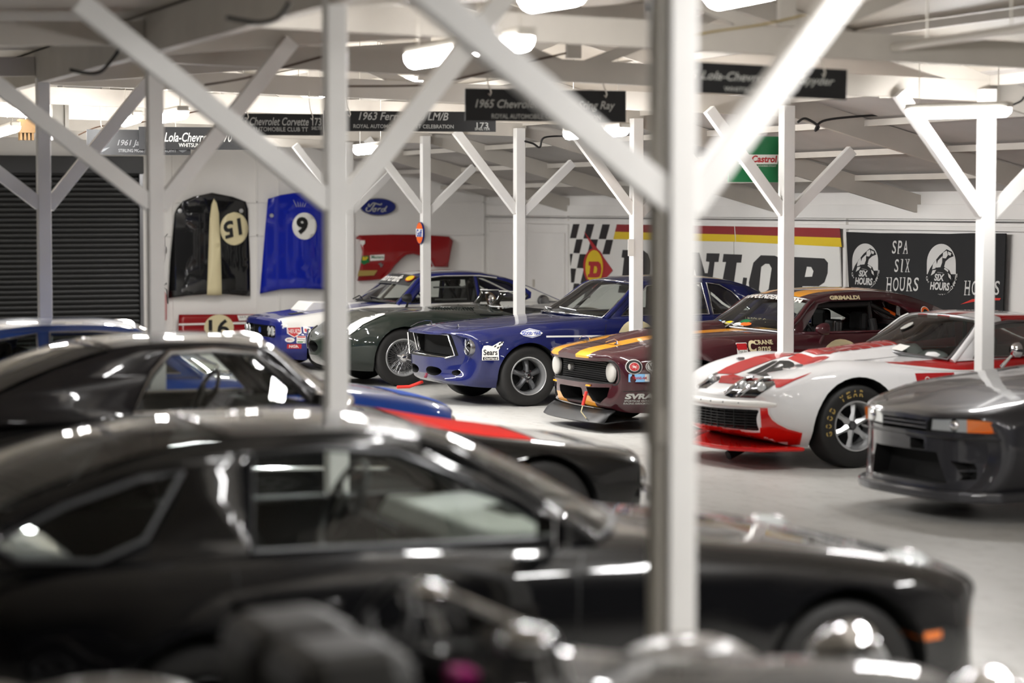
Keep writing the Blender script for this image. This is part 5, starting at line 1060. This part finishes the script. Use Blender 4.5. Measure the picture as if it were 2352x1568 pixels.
P = [[V((x, y, c.bvh.ray_cast(V((x, y, 3)), V((0, 0, -1)))[0].z+h*(1-(abs(y)/hw)**3))) for y in [hw*(-1+2*j/12) for j in range(13)]] for x, h, hw in [(-.5, .0, .14), (-.42, .03, .17), (-.1, .05, .19), (.4, .065, .19), (.7, .07, .19), (.72, .0, .19)]]
MB().grid(P).build('bonnet_cowl', 'maroon', c.root, 50); MB().grid([[p+V((0, 0, .004)) for p in r[4:9]] for r in P[2:4]]).build('cowl_slot', 'cavity', c.root)
for sg in (-1, 1):
    z = c.bvh.ray_cast(V((-.55, sg*.32, 3)), V((0, 0, -1)))[0].z; t = MB().lathe([(0, .03), (.01, .03), (.01, .006), (.03, .004), (.03, 0)], (-.55, sg*.32, z), 'z', 12).build('bonnet_pin', 'chrome', c.root); MB().tube([(-.55, sg*.32, z+.03), (-.60, sg*.36, z+.05), (-.66, sg*.30, z+.02)], .003, 5).build('lanyard', 'chrome', t)
c.mirror(1.38, .955, .93, 'maroon'); c.wiper((.86, -.3, .96), [(.10, -.05), (.06, -.5)], 'steel')
c.dash(1.28, .68, .90); c.steering(1.48, -.36, .90, .18); c.seatset(1.75, .36, .28, .55); MB().box((1.3, .25, .95), (.3, .3, .1)).build('dash_pod', 'interior', c.root, bevel=.03)
c.bars([[(1.18, s_*.68, .85), (1.50, s_*.53, 1.17), (2.12, s_*.52, 1.19), (2.16, s_*.68, .4)] for s_ in (-1, 1)]+[[(2.14, -.52, 1.19), (2.14, .52, 1.19)], [(2.14, -.5, 1.17), (2.85, -.55, .85)], [(2.14, .5, 1.17), (2.85, .55, .85)], [(1.7, -.64, .5), (1.72, -.6, 1.0)]], .026)
MB().tube([(2.14, -.56, 1.02), (2.15, -.63, .80)], .042, 12).build('bar_padding', 'interior', c.root); MB().tube([(2.30, -.50, 1.105), (2.42, -.515, 1.05)], .032, 10).build('orange_tape', 'orange_vinyl', c.root); MB().tube([(1.5, -.54, 1.165), (2.1, -.53, 1.175)], .034, 10).build('bar_padding', 'cage', c.root)
MB().box((1.92, -.2, .93), (.12, .2, .16)).build('seat_plate', 'steel', c.root, bevel=.03)
# ------------------------------------------------------------------ white and red long-nose sports coupe
RD = '#b01014'
paint('vette_paint', '#e9e8e8', [(RD, [(1, 0, 0, .40), (.11, 0, 1, .885), (.10, 1, 0, .72)])])
paint('vette_roof', '#e9e8e8', [(RD, [(1, 0, 0, 1.62), (0, 1, 0, .46)]), (RD, [(-1, 0, 0, -1.62), (0, 1, 0, .08), (0, -1, 0, -.25)])])
c = Car('sports_coupe', 'white and red long nose sports coupe with number 12', (9.70, 18.25), 2)
c.shell([(-.98, .47, .42, .56, .49, .62, .53, .60, .56, .45, .585, .60), (-.92, .36, .56, .68, .44, .74, .53, .72, .58, .52, .62, .635), (-.7, .24, .66, .80, .37, .86, .53, .84, .645, .62, .70, .685), (-.35, .17, .72, .88, .32, .93, .55, .90, .755, .69, .815, .735), (0, .16, .74, .90, .30, .95, .56, .925, .80, .71, .872, .775),
         (.4, .16, .72, .85, .30, .93, .55, .90, .765, .70, .85, .835), (1.0, .16, .70, .80, .30, .88, .55, .86, .745, .72, .835, .90), (1.6, .16, .70, .80, .30, .87, .55, .86, .745, .74, .845, .86), (2.2, .17, .72, .88, .32, .93, .56, .90, .78, .70, .88, .88), (2.55, .20, .72, .90, .34, .95, .58, .92, .80, .70, .90, .88), (3.1, .28, .66, .84, .40, .88, .58, .84, .76, .62, .84, .84), (3.5, .40, .55, .68, .48, .72, .58, .70, .68, .50, .74, .76)],
        'vette_paint', bow=.26, bpow=3, flares=[(0, .34, .41, .03, .08), (2.49, .34, .4, .04, .09)])
c.wells([(0, .355, .395), (2.49, .35, .385)], .4)
c.cut(fbox(-1.3, -.60, [(-a, b+.395) for a, b in rrect(1.30, .17, .02)]))
c.cabin_cut(1.12, 2.3, .68, .26, 1.2); c.carve()
zv = lambda *P: [(1580+x/4.523, 760+y/4.523) for x, y in P]
for recess, bar, lens in ((((385, 668), (545, 570), (600, 520), (690, 516), (705, 540), (640, 590), (525, 688), (450, 690)), ((372, 668), (470, 600), (560, 545), (610, 516), (680, 508)), ((580, 585), 30)),
                          (((525, 690), (700, 575), (760, 524), (885, 522), (905, 555), (835, 605), (700, 690), (600, 694)), ((505, 692), (600, 630), (700, 565), (770, 520), (870, 514)), ((765, 598), 34)),
                          (((120, 590), (230, 520), (270, 480), (330, 478), (335, 500), (260, 545), (190, 595)), ((105, 600), (180, 550), (250, 495), (300, 470)), ((255, 520), 22))):
    t = c.trace('headlamp_recess', zv(*recess), 'gloss_black', off=.006, step=4)
    MB().tube([c.hit(*zv(p)[0], .02) for p in bar], .016, 8).build('lamp_divider', 'chrome', t, 60)
    q = c.hit(*zv(lens[0])[0], .012); MB().ball(q, (.035, .05, .045)).build('headlamp_lens', 'lens', t, 50)
P = []
for i in range(21): y = -.84+1.68*i/20; P.append((-1.0+.30*(abs(y)/.84)**3, y, .535))
MB().tube(P, [.012]+[.028]*19+[.012], 8, flat=1.0).build('bumper_blade', 'white_vinyl', c.root, 60)
for y in [-.6+.15*i for i in range(9)]: MB().ball((-1.025+.30*(abs(y)/.84)**3, y, .54), .008, 6, 4).build('rivet', 'steel', c.root)
gx = lambda y: -.925+.26*(abs(y)/.66)**3
for k in range(7): MB().tube([(gx(y), y, .325+.023*k) for y in [-.64+1.28*i/16 for i in range(17)]], .005, 5).build('grille_bar', 'black_trim', c.root)
for k in range(14): y = -.6+.0925*k; MB().beam((gx(y)+.01, y, .315), (gx(y)+.01, y, .475), .006, .02, (1, 0, 0)).build('grille_rib', 'black_trim', c.root)
MB().prism([(-.98, -.55), (-1.02, -.3), (-1.03, .3), (-.98, .55), (-.82, .80), (-.45, .88), (-.45, -.88), (-.82, -.80)], (0, 0, .15), (1, 0, 0), (0, 1, 0), .035).build('chin_spoiler', 'red_flame' if 'red_flame' in M else paint('red_flame', '#c8160f'), c.root, bevel=.015)
paint('red_paint', RD)
MB().tube([(-.55, -.1, .14), (-.75, -.12, .06)], .04, 10).build('jack_arm', 'black_trim', c.root)
z_ = lambda x, y: c.bvh.ray_cast(V((x, y, 3)), V((0, 0, -1)))[0].z
def dome(x, y):
    u = max(0, min(1, (x-.0)/.22)); e = max(0, min(1, (1.06-x)/.04)); v = min(1, abs(y)/.34); return z_(x, y)+.002+.085*(u*u*(3-2*u))*e*(1-v**5)
X = [-.02+.0545*i for i in range(21)]; MB().grid([[V((x, y, dome(x, y))) for y in [-.36+.72*j/18 for j in range(19)]] for x in X]).build('bonnet_bulge', 'white_paint' if 'white_paint' in M else paint('white_paint', '#e9e8e8'), c.root, 50)
for k in range(8):
    x0, x1 = .16+.108*k, .254+.108*k; MB().grid([[V((x, y, dome(x, y)+.004)) for y in [-.22+.44*j/8 for j in range(9)]] for x in (x0, (x0+x1)/2, x1)]).build('red_block', 'red_paint', c.root, 50)
MB().grid([[V((x, y, dome(x, y)+.004)) for y in [-.27+.54*j/8 for j in range(9)]] for x in (.035, .08, .13)]).build('red_block', 'red_paint', c.root, 50)
c.trace('red_flash', zv((285, 443), (400, 378), (520, 325), (700, 268), (820, 245), (940, 232), (1060, 232), (1150, 236), (1110, 250), (990, 272), (880, 300), (760, 345), (640, 392), (520, 440), (470, 452)), 'red_paint')
c.trace('red_flash', zv((318, 540), (345, 470), (470, 452), (590, 486), (800, 500), (1000, 503), (1100, 498), (1290, 432), (1210, 475), (1120, 512), (1060, 540), (965, 588), (915, 590), (898, 525), (760, 512), (700, 512), (690, 530), (600, 522), (500, 556)), 'red_paint')
c.trace('number', zv((604, 443), (640, 432), (880, 318), (935, 314), (720, 438), (690, 448)), 'black_vinyl', off=.006); c.trace('number', zv((700, 452), (770, 430), (905, 348), (950, 312), (1050, 314), (1100, 335), (1106, 358), (1075, 385), (1000, 405), (900, 418), (815, 432), (845, 468), (775, 472)), 'black_vinyl', holes=[zv((890, 390), (955, 338), (985, 342), (990, 362), (950, 382))], off=.006)
c.trace('red_chin', zv((752, 800), (832, 800), (845, 860), (880, 915), (940, 960), (1040, 1008), (1190, 1050), (1160, 1200), (900, 1180), (500, 1130), (300, 1090), (180, 1075), (150, 980), (260, 950), (520, 985), (765, 1000)), 'red_flame')
c.trace('pinstripe', zv((834, 803), (842, 803), (852, 860), (886, 912), (945, 955), (1042, 1002), (1192, 1044), (1190, 1052), (1038, 1012), (938, 964), (878, 918), (843, 862)), 'white_vinyl', off=.008)
for x, y in ((-.30, -.50), (-.30, .50), (.95, -.55)): MB().box((x, y, z_(x, y)+.012), (.07, .03, .02)).build('bonnet_catch', 'steel', c.root, bevel=.006)
MB().prism([(1.02, -.62), (1.12, -.66), (1.32, -.66), (1.36, -.55), (1.30, -.42), (1.08, -.40)], (0, 0, .88), (1, 0, 0), (0, 1, 0), .06).build('cowl_vent', 'white_paint', c.root, bevel=.025) if False else MB().ball((1.0, -.50, .87), (.13, .16, .055)).build('cowl_vent', 'white_paint', c.root, 50)
c.cabin([(1.04, .84), (1.27, 1.03), (1.46, 1.165), (1.70, 1.195), (2.0, 1.19), (2.25, 1.14), (2.45, 1.04), (2.75, .93), (3.0, .88)], 2, 4, .75, .845, .58, 1.2, (-.36, -.12, .02, .06), (.06, .035, .03, .0), 'vette_roof',
        [[(1.24, .865), (1.50, 1.135), (1.68, 1.16), (1.95, 1.155), (2.05, .865)]], 'glass_tint', trim='steel', trim_r=.012)
c.wheels([(0, .345, .29, .79), (2.49, .345, .33, .79)], 'eight', .205, letters=list(zip('GOODYEAR', (192, 178, 164, 150, 122, 108, 95, 82))))
c.seam([(1.10, .25), (1.10, .5), (1.06, .74)]); o = c.poly('sticker', [(.58, .76), (.98, .755), (.98, .60), (.60, .60)], 'red_vinyl'); c.txt('Owens', .78, .70, .22, .06, parent=o); c.txt('CORNING FIBERGLAS', .78, .64, .34, .035, parent=o)
c.poly('pinstripe', [(.40, .835), (.75, .785), (1.05, .772), (1.7, .765), (1.7, .757), (1.05, .763), (.75, .776), (.40, .83)], 'white_vinyl', off=.007)
0 and c.ring('pinstripe', [(-.78, .50), (-.72, .40), (-.62, .33), (-.45, .265)], .006, 'red_paint', 'side', closed=False); 0 and c.ring('pinstripe', [(-.80, .47), (-.74, .38), (-.64, .31), (-.45, .245)], .006, 'white_vinyl', 'side', closed=False)
t = MB().lathe([(0, -.05), (.04, -.045), (.06, -.02), (.065, .02), (0, .02)], (1.52, -.97, .935), 'x', 18).build('mirror', 'chrome', c.root, 50); MB().tube([(1.50, -.95, .90), (1.45, -.86, .79)], [.01, .02], 8).build('stalk', 'chrome', t)
k1 = c.ckeys[1]
MB().add([c.T(k1*(.62+b), .05+a)+V((-.01, 0, .01)) for a, b in ell(0, 0, .07, .09, 18)], [tuple(range(18))]).build('screen_sticker', 'silver_vinyl', c.root); MB().add([c.T(k1*b, a)+V((-.012, 0, .012)) for a, b in ((-.52, .04), (-.35, .06), (-.37, .19), (-.53, .17))], [(0, 1, 2, 3)]).build('screen_sticker', 'white_vinyl', c.root)
c.dash(1.35, .60, .84); c.steering(1.52, -.33, .84, .17); c.seatset(1.75, .33, .22, .5)
c.bars([[(1.25, s_*.6, .8), (1.55, s_*.48, 1.1), (1.98, s_*.48, 1.12), (2.05, s_*.6, .4)] for s_ in (-1, 1)]+[[(2.0, -.48, 1.12), (2.0, .48, 1.12)]])
# ------------------------------------------------------------------ dark grey coupe at the right edge
paint('grey_metal', '#39393d', metal=.45, rough=.3)
c = Car('grey_coupe', 'dark grey metallic coupe with orange indicator', (9.42, 14.62), 4.5); c.root.location.z = .075
c.shell([(-.88, .14, .55, .62, .22, .66, .40, .64, .56, .58, .62, .64), (-.84, .12, .66, .74, .22, .78, .40, .76, .56, .66, .645, .67), (-.70, .12, .74, .81, .24, .845, .42, .83, .60, .70, .69, .72), (-.3, .14, .77, .84, .26, .875, .46, .86, .68, .74, .78, .82), (.3, .16, .78, .85, .28, .88, .50, .865, .74, .76, .845, .885),
         (.9, .16, .78, .85, .28, .88, .52, .865, .78, .77, .885, .94), (1.6, .16, .78, .85, .28, .88, .54, .865, .80, .78, .90, .90), (2.6, .18, .78, .86, .30, .89, .56, .87, .82, .78, .92, .93), (3.3, .26, .74, .84, .36, .87, .56, .85, .82, .72, .94, .96), (3.6, .34, .7, .78, .42, .82, .58, .80, .80, .68, .92, .93)],
        'grey_metal', bow=.22, bpow=4, bowl=.7, flares=[(0, .32, .36, .02, .07)])
c.wells([(0, .33, .36), (2.62, .33, .36)], .36)
for sg in (-1, 1):
    c.cut(fbox(-1.3, -.62, [(sg*a, b) for a, b in ((.27, .60), (.30, .625), (.62, .635), (.62, .54), (.26, .53))]))
    c.cut(fbox(-1.3, -.70, [(sg*a, b) for a, b in ((.46, .345), (.60, .335), (.615, .29), (.52, .285), (.51, .30))])); c.cut(fbox(-1.3, -.70, [(sg*a, b) for a, b in ((.52, .275), (.615, .28), (.615, .225), (.52, .215), (.54, .24))]))
c.cut(fbox(-1.3, -.72, [(-a, b) for a, b in ((-.25, .605), (.25, .605), (.26, .525), (-.26, .525))])); c.cut(fbox(-1.3, -.70, [(-a, b+.285) for a, b in ((-.44, -.10), (.44, -.10), (.36, .11), (-.36, .11))])); c.cut(fbox(-1.3, -.78, [(-(a-.16), b+.44) for a, b in rrect(.16, .075, .01)]))
c.cabin_cut(1.1, 2.6, .7, .28, 1.2); c.carve()
def X_(y): return -.88+.22*(abs(y)/.66)**4*.55
for sg in (-1, 1):
    q = []
    for (a, b) in ((.285, .615), (.60, .63), (.60, .545), (.275, .54)): q.append(V((-.845+.22*(a/.8)**4, sg*a, b)))
    o = MB().add(q+[p+V((.05, 0, 0)) for p in q], [(0, 1, 2, 3), (0, 4, 5, 1), (1, 5, 6, 2), (2, 6, 7, 3), (3, 7, 4, 0)]).build('headlamp', 'lens', c.root); MB().ball((-.79, sg*.47, .585), (.03, .05, .045)).build('projector', 'chrome', o, 50)
    q = [V((x, sg*y, z)) for x, y, z in ((-.79, .605, .632), (-.70, .72, .625), (-.60, .80, .59), (-.60, .80, .555), (-.70, .725, .545), (-.785, .60, .545))]
    MB().add(q+[p+V((.03, -sg*.05, 0)) for p in q], [tuple(range(6))]+[(i, (i+1) % 6, (i+1) % 6+6, i+6) for i in range(6)]).build('indicator', 'amber', c.root)
for k in range(2): MB().box((-.86, 0, .555+.028*k), (.03, .52, .012)).build('grille_bar', 'grey_metal', c.root, bevel=.004)
P = [(-.95+.32*(abs(y)/.80)**4, y) for y in [-.80+1.6*i/24 for i in range(25)]]
MB().prism(P+[(-.3, .82), (-.3, -.82)], (0, 0, .075), (1, 0, 0), (0, 1, 0), .075).build('front_lip', 'grey_metal', c.root, bevel=.02)
MB().tube([(a-.005, y, .50) for a, y in [(-.875+.24*(abs(y)/.82)**4, y) for y in [-.8+1.6*i/20 for i in range(21)]]], .006, 6).build('bumper_line', 'black_trim', c.root)
for sg in (-1, 1): c.tseam([(-.80, sg*.30), (-.62, sg*.62), (-.2, sg*.70), (.5, sg*.73), (.85, sg*.74)], .008)
c.cabin([(.90, .885), (1.15, 1.07), (1.42, 1.24), (1.7, 1.295), (2.1, 1.30), (2.5, 1.27), (2.8, 1.16), (3.1, 1.0), (3.25, .94)], 2, 5, .77, .885, .58, 1.31, (-.22, -.08, .05, .1), (.04, .03, .03, .02), 'grey_metal', [[(1.15, .91), (1.48, 1.22), (2.3, 1.25), (2.6, 1.12), (2.5, .91)]], 'glass_tint', trim='black_trim')
for x_ in (0, 2.62):
    for sg in (-1, 1): c.wheel(x_, sg*.76, .32, .225, 'dark', .21, z=.32-.075)
c.top('washer_jet', [(.55, -.22), (.62, -.22), (.62, -.17), (.55, -.17)], 'black_trim', off=.012); c.mirror(1.2, .95, .93, 'grey_metal', 'box')
c.dash(1.25, .66, .88); c.seatset(1.8, .36, .25, .55)
# ------------------------------------------------------------------ near row: black coupe with pop-up lamps
paint('gloss_black_paint', '#08080a', rough=.22)
mat('pale_trim', '#9a9c94', .55)
c = Car('black_coupe', 'black coupe with rounded nose filling the bottom of the picture', (4.5, 8.96), 180)
c.shell([(-.93, .30, .45, .58, .36, .62, .44, .60, .51, .48, .555, .58), (-.86, .20, .58, .70, .30, .76, .43, .73, .54, .58, .605, .63), (-.6, .17, .68, .80, .28, .86, .46, .83, .61, .66, .69, .71), (-.2, .16, .74, .86, .28, .90, .50, .88, .70, .70, .775, .79), (.3, .16, .76, .87, .28, .90, .52, .88, .75, .72, .835, .85),
         (.95, .17, .76, .86, .28, .89, .52, .87, .77, .76, .88, .93), (1.6, .17, .76, .86, .28, .89, .54, .87, .79, .77, .90, .90), (2.3, .18, .77, .88, .30, .92, .56, .90, .80, .77, .91, .92), (2.7, .20, .76, .90, .34, .94, .58, .91, .80, .75, .91, .92), (3.2, .26, .70, .84, .38, .88, .56, .85, .76, .68, .88, .90), (3.5, .34, .60, .72, .44, .76, .56, .72, .70, .56, .80, .82)],
        'gloss_black_paint', bow=.28, bpow=3, bowl=.7, tbow=.2, flares=[(0, .32, .36, .015, .07), (2.5, .32, .36, .02, .08)])
c.wells([(0, .33, .355), (2.5, .33, .355)], .36)
for sg in (-1, 1): c.cut(MB().lathe([(0, .60), (.11, .60), (.12, 1.1), (0, 1.1)], (-.42, sg*.60, 0), 'z', 24), 'gloss_black_paint')
c.cut(MB().box((2.34, .95, .735), (.16, .2, .06)), 'cavity'); c.cabin_cut(1.1, 2.9, .72, .3, 1.2); c.carve()
for sg in (-1, 1):
    t = MB().lathe([(0, .05), (.06, .042), (.095, .015), (.10, 0), (.10, -.1)], (-.42, sg*.60, .72), 'z', 22).build('headlamp', 'lens', c.root, 50); MB().lathe([(.098, .0), (.112, .004), (.115, -.03)], (-.42, sg*.60, .72), 'z', 22).build('headlamp_rim', 'chrome', t, 50)
    c.front('indicator', rrect(.22, .06, .02) and [(a+sg*.55, b+.45) for a, b in rrect(.20, .06, .02)], 'amber', off=.006); c.front('fog_lamp', [(a+sg*.33, b+.45) for a, b in rrect(.18, .06, .02)], 'lens', off=.006)
c.cabin([(.99, .89), (1.31, 1.12), (1.62, 1.275), (1.90, 1.31), (2.30, 1.305), (2.60, 1.265), (2.90, 1.19), (3.20, 1.08), (3.42, .97), (3.52, .90)], 2, 4, .77, .89, .58, 1.31, (-.30, -.10, .05, .10), (.04, .035, .03, .02), 'gloss_black_paint',
        [[(1.12, .915), (1.48, 1.135), (1.72, 1.235), (2.0, 1.26), (2.26, 1.25), (2.30, .92)], [(2.52, 1.20), (2.66, 1.185), (2.95, 1.10), (3.2, .99), (3.12, .93), (2.85, .915), (2.68, .98)]], 'glass_clear', trim='gunmetal', trim_r=.010)
c.wheels([(0, .315, .22, .765), (2.5, .315, .24, .765)], 'phone', .205)
c.seam([(1.16, .25), (1.12, .5), (1.10, .8), (1.05, .88)]); c.seam([(2.40, .26), (2.42, .6), (2.38, .9)])
c.mirror(1.22, .965, .93, 'gloss_black_paint', 'box'); c.poly('side_marker', [(-.42, .46), (-.30, .46), (-.30, .49), (-.42, .49)], 'amber')
c.poly('rubbing_strip', [(.45, .44), (2.05, .45), (2.05, .48), (.45, .475)], 'black_trim', off=.008)
c.dash(1.35, .68, .90, 'pale_trim', .4); c.steering(1.62, -.36, .92, .19); c.seatset(1.95, .36, .26, .62, 'interior'); MB().box((1.75, .70, .72), (1.1, .06, .4)).build('door_card', 'pale_trim', c.root, bevel=.02)
# ------------------------------------------------------------------ black fastback with chrome window frame and red bonnet
paint('black_red', '#0a0a0b'); mat('red_matte', '#e0261a', .8, spec=.1); mat('white_matte', '#d8d6d2', .7, spec=.2); mat('blue_matte', '#2f62d8', .8, spec=.1)
paint('black_roof', '#121113')
c = Car('black_fastback', 'black fastback coupe with chrome window frame and red bonnet', (5.25, 13.90), 180)
c.shell([(-.86, .32, .50, .60, .40, .64, .48, .62, .55, .52, .595, .61), (-.79, .24, .60, .72, .34, .76, .48, .74, .58, .62, .635, .655), (-.3, .20, .70, .82, .30, .86, .50, .84, .65, .70, .715, .74), (.3, .20, .74, .84, .30, .87, .52, .85, .71, .72, .79, .835), (1.2, .20, .75, .84, .30, .87, .54, .85, .81, .76, .94, .965), (2.0, .20, .75, .84, .32, .87, .55, .85, .83, .76, .955, .955),
         (2.6, .22, .75, .85, .34, .88, .58, .85, .84, .74, .955, .96), (3.2, .28, .70, .80, .40, .83, .60, .80, .82, .66, .92, .93), (3.7, .36, .60, .70, .46, .73, .60, .70, .76, .56, .86, .88)], 'black_red', bow=.15, flares=[(0, .33, .37, .02, .08), (2.6, .33, .37, .02, .08)])
c.wells([(0, .33, .36), (2.6, .33, .36)], .36); c.cut(fbox(-1.2, -.74, [(-a, b+.48) for a, b in rrect(1.0, .14, .03)])); c.cabin_cut(1.3, 3.0, .7, .3, 1.2); c.carve()
c.top('red_bonnet_panel', [(.75, -.66), (-.02, -.62), (-.02, .70), (.75, .72)], 'red_matte'); c.top('white_bonnet_band', [(-.06, -.62), (-.30, -.58), (-.30, .66), (-.06, .68)], 'white_matte'); c.top('white_bonnet_band', [(-.45, -.55), (-.68, -.50), (-.68, .56), (-.45, .62)], 'white_matte')
c.lampset(-.72, .60, .50, .075, -1); MB().tube([(-.90+.16*(abs(y)/.75)**2, y, .40) for y in [-.8+1.6*i/16 for i in range(17)]], .035, 8).build('bumper', 'chrome', c.root, 60)
c.cabin([(1.22, .955), (1.42, 1.15), (1.62, 1.325), (1.85, 1.355), (2.15, 1.36), (2.45, 1.335), (2.80, 1.24), (3.20, 1.08), (3.5, .95)], 2, 5, .76, .955, .57, 1.36, (-.26, -.09, .05, .12), (.04, .04, .035, .02), 'black_roof',
        [[(1.34, .985), (1.66, 1.30), (1.90, 1.325), (2.15, 1.315), (2.27, 1.20), (2.40, .985)]], 'glass_clear', trim='chrome', trim_r=.022)
c.wheels([(0, .325, .19, .76), (2.6, .325, .19, .76)], 'phone', .20); c.seam([(1.22, .25), (1.20, .6), (1.22, .92)]); c.mirror(1.35, 1.03, .9, 'black_roof', 'box')
c.dash(1.5, .66, .95); c.steering(1.72, -.36, .97, .19); c.seatset(2.05, .36, .3, .62)
MB().tube([(.2, .86, .62), (1.2, .885, .66), (2.6, .885, .70)], .012, 6).build('side_moulding', 'chrome', c.root)
# ------------------------------------------------------------------ blue fastback behind it
paint('bright_blue', '#1f4fb0'); paint('blue_roof', '#2a4c96')
c = Car('blue_fastback', 'blue fastback coupe parked beyond the black fastback', (5.25, 17.30), 180)
c.shell([(-.88, .32, .50, .60, .40, .64, .48, .62, .57, .52, .615, .63), (-.80, .24, .60, .72, .34, .76, .50, .74, .60, .62, .655, .675), (-.3, .20, .70, .82, .30, .86, .52, .84, .70, .70, .765, .79), (.3, .20, .74, .84, .30, .87, .54, .85, .77, .72, .84, .86), (1.2, .20, .75, .84, .30, .87, .56, .85, .83, .76, .93, .95), (2.0, .20, .75, .84, .32, .87, .57, .85, .85, .76, .95, .95),
         (2.6, .22, .75, .85, .34, .88, .58, .85, .85, .74, .955, .96), (3.2, .28, .70, .80, .40, .83, .60, .80, .83, .66, .92, .93), (3.7, .36, .60, .70, .46, .73, .60, .70, .76, .56, .86, .88)], 'bright_blue', bow=.15, flares=[(0, .33, .37, .02, .08)])
c.wells([(0, .33, .36), (2.6, .33, .36)], .36); c.cut(fbox(-1.2, -.76, [(-a, b+.49) for a, b in rrect(1.0, .15, .03)])); c.cabin_cut(1.3, 3.0, .7, .3, 1.2); c.carve()
c.top('pale_bonnet_panel', [(-.35, -.60), (-.75, -.52), (-.75, .52), (-.35, .60)], 'blue_matte'); c.lampset(-.74, .60, .52, .075, -1); MB().tube([(-.92+.16*(abs(y)/.75)**2, y, .40) for y in [-.8+1.6*i/16 for i in range(17)]], .03, 8).build('bumper', 'chrome', c.root, 60)
c.cabin([(1.16, .945), (1.40, 1.13), (1.62, 1.27), (1.85, 1.30), (2.2, 1.305), (2.55, 1.275), (2.9, 1.18), (3.25, 1.05), (3.5, .95)], 2, 5, .76, .945, .57, 1.31, (-.26, -.09, .05, .12), (.04, .035, .03, .02), 'blue_roof',
        [[(1.32, .97), (1.66, 1.25), (1.9, 1.265), (2.2, 1.265), (2.24, .97)], [(2.3, .97), (2.29, 1.26), (2.55, 1.22), (2.8, 1.06), (2.75, .97)]], 'glass_tint', trim='chrome', trim_r=.010)
c.wheels([(0, .325, .2, .76), (2.6, .325, .2, .76)], 'torq', .205); c.seam([(1.16, .25), (1.14, .6), (1.16, .9)]); c.dash(1.45, .66, .94); c.seatset(2.0, .36, .3, .6); c.steering(1.68, -.36, .95, .18)
# ------------------------------------------------------------------ vintage roadster at the bottom edge
paint('roadster_black', '#101011', rough=.3)
c = Car('vintage_roadster', 'black open vintage roadster with grey seat along the bottom edge', (2.95, 5.60), 180)
c.shell([(-.45, .40, .20, .26, .46, .28, .62, .27, .78, .20, .86, .88), (-.38, .36, .24, .30, .46, .32, .62, .31, .80, .24, .88, .90), (.2, .34, .32, .38, .46, .40, .62, .38, .82, .28, .92, .95), (.8, .32, .42, .48, .46, .50, .64, .48, .86, .36, .98, 1.02), (1.3, .32, .46, .52, .46, .54, .64, .52, .84, .42, .93, .94), (1.75, .34, .46, .52, .48, .54, .64, .52, .84, .40, .95, .97), (2.2, .40, .40, .46, .52, .48, .64, .45, .80, .30, .90, .93), (2.5, .50, .24, .30, .56, .32, .64, .30, .74, .2, .80, .82)],
        'roadster_black', bow=.05, sub=4, nx=40)
c.cut(MB().prism([(.92, -.42), (1.62, -.44), (1.62, .44), (.92, .42)], (0, 0, .45), (1, 0, 0), (0, 1, 0), .9), 'interior'); c.carve()
mat('grey_leather', '#4a4948', .5); mat('grey_wing', '#6e6862', .35, coat=.5)
for sg in (-1, 1):
    t = MB().box((1.25, sg*.21, .58), (.45, .36, .16)).build('seat', 'grey_leather', c.root, bevel=.05); MB().box((1.29, sg*.21, .93), (.30, .38, .36), Matrix.Rotation(.05, 3, 'Y')).build('backrest', 'grey_leather', t, bevel=.07)
    for x, R in ((0, .36), (2.0, .36)):
        P = [[V((x+(R+.08)*math.cos(a), sg*(.62+dy), +.36+(R+.19-dz)*math.sin(a))) for dy, dz in ((-.11, .05), (-.07, .01), (0, 0), (.07, .01), (.11, .05))] for a in [math.radians(8+164*i/18) for i in range(19)]]
        MB().grid(P).build('mudguard', 'grey_wing', c.root, 60, solid=.01)
    MB().lathe([(0, -.05), (.07, -.035), (.085, 0), (.07, .08), (.03, .14), (0, .15)], (-.40, sg*.36, .88), 'x', 20).build('headlamp', 'chrome', c.root, 50)
    t = MB().ball((.88, sg*.36, 1.11), (.075, .07, .04)).build('mirror', 'chrome', c.root, 50); MB().tube([(.86, sg*.40, 1.08), (.84, sg*.38, 1.0)], .01).build('stalk', 'chrome', t)
c.wheels([(0, .36, .13, .62), (2.0, .36, .13, .62)], 'wire', .24)
c.steering(1.08, -.2, 1.0, .19); MB().tube([(.80, -.42, 1.0), (.84, -.42, 1.12), (.84, .42, 1.12), (.80, .42, 1.0)], .012, 8).build('screen_frame', 'chrome', c.root); MB().add([(.80, -.42, 1.0), (.84, -.42, 1.12), (.84, .42, 1.12), (.80, .42, 1.0)], [(0, 1, 2, 3)]).build('aero_screen', 'perspex', c.root)
MB().ball((1.85, .2, .98), (.25, .14, .08)).build('headrest_fairing', 'grey_wing', c.root, 50); MB().tube([(.0, .45, .55), (.6, .58, .45), (1.6, .60, .42), (2.3, .62, .42)], .035, 10).build('exhaust_pipe', 'chrome', c.root, 60)
MB().box((.95, .1, .98), (.06, .1, .05)).build('dash_lamp', 'magenta' if 'magenta' in M else mat('magenta', '#c02a86', .3), c.root, bevel=.01)
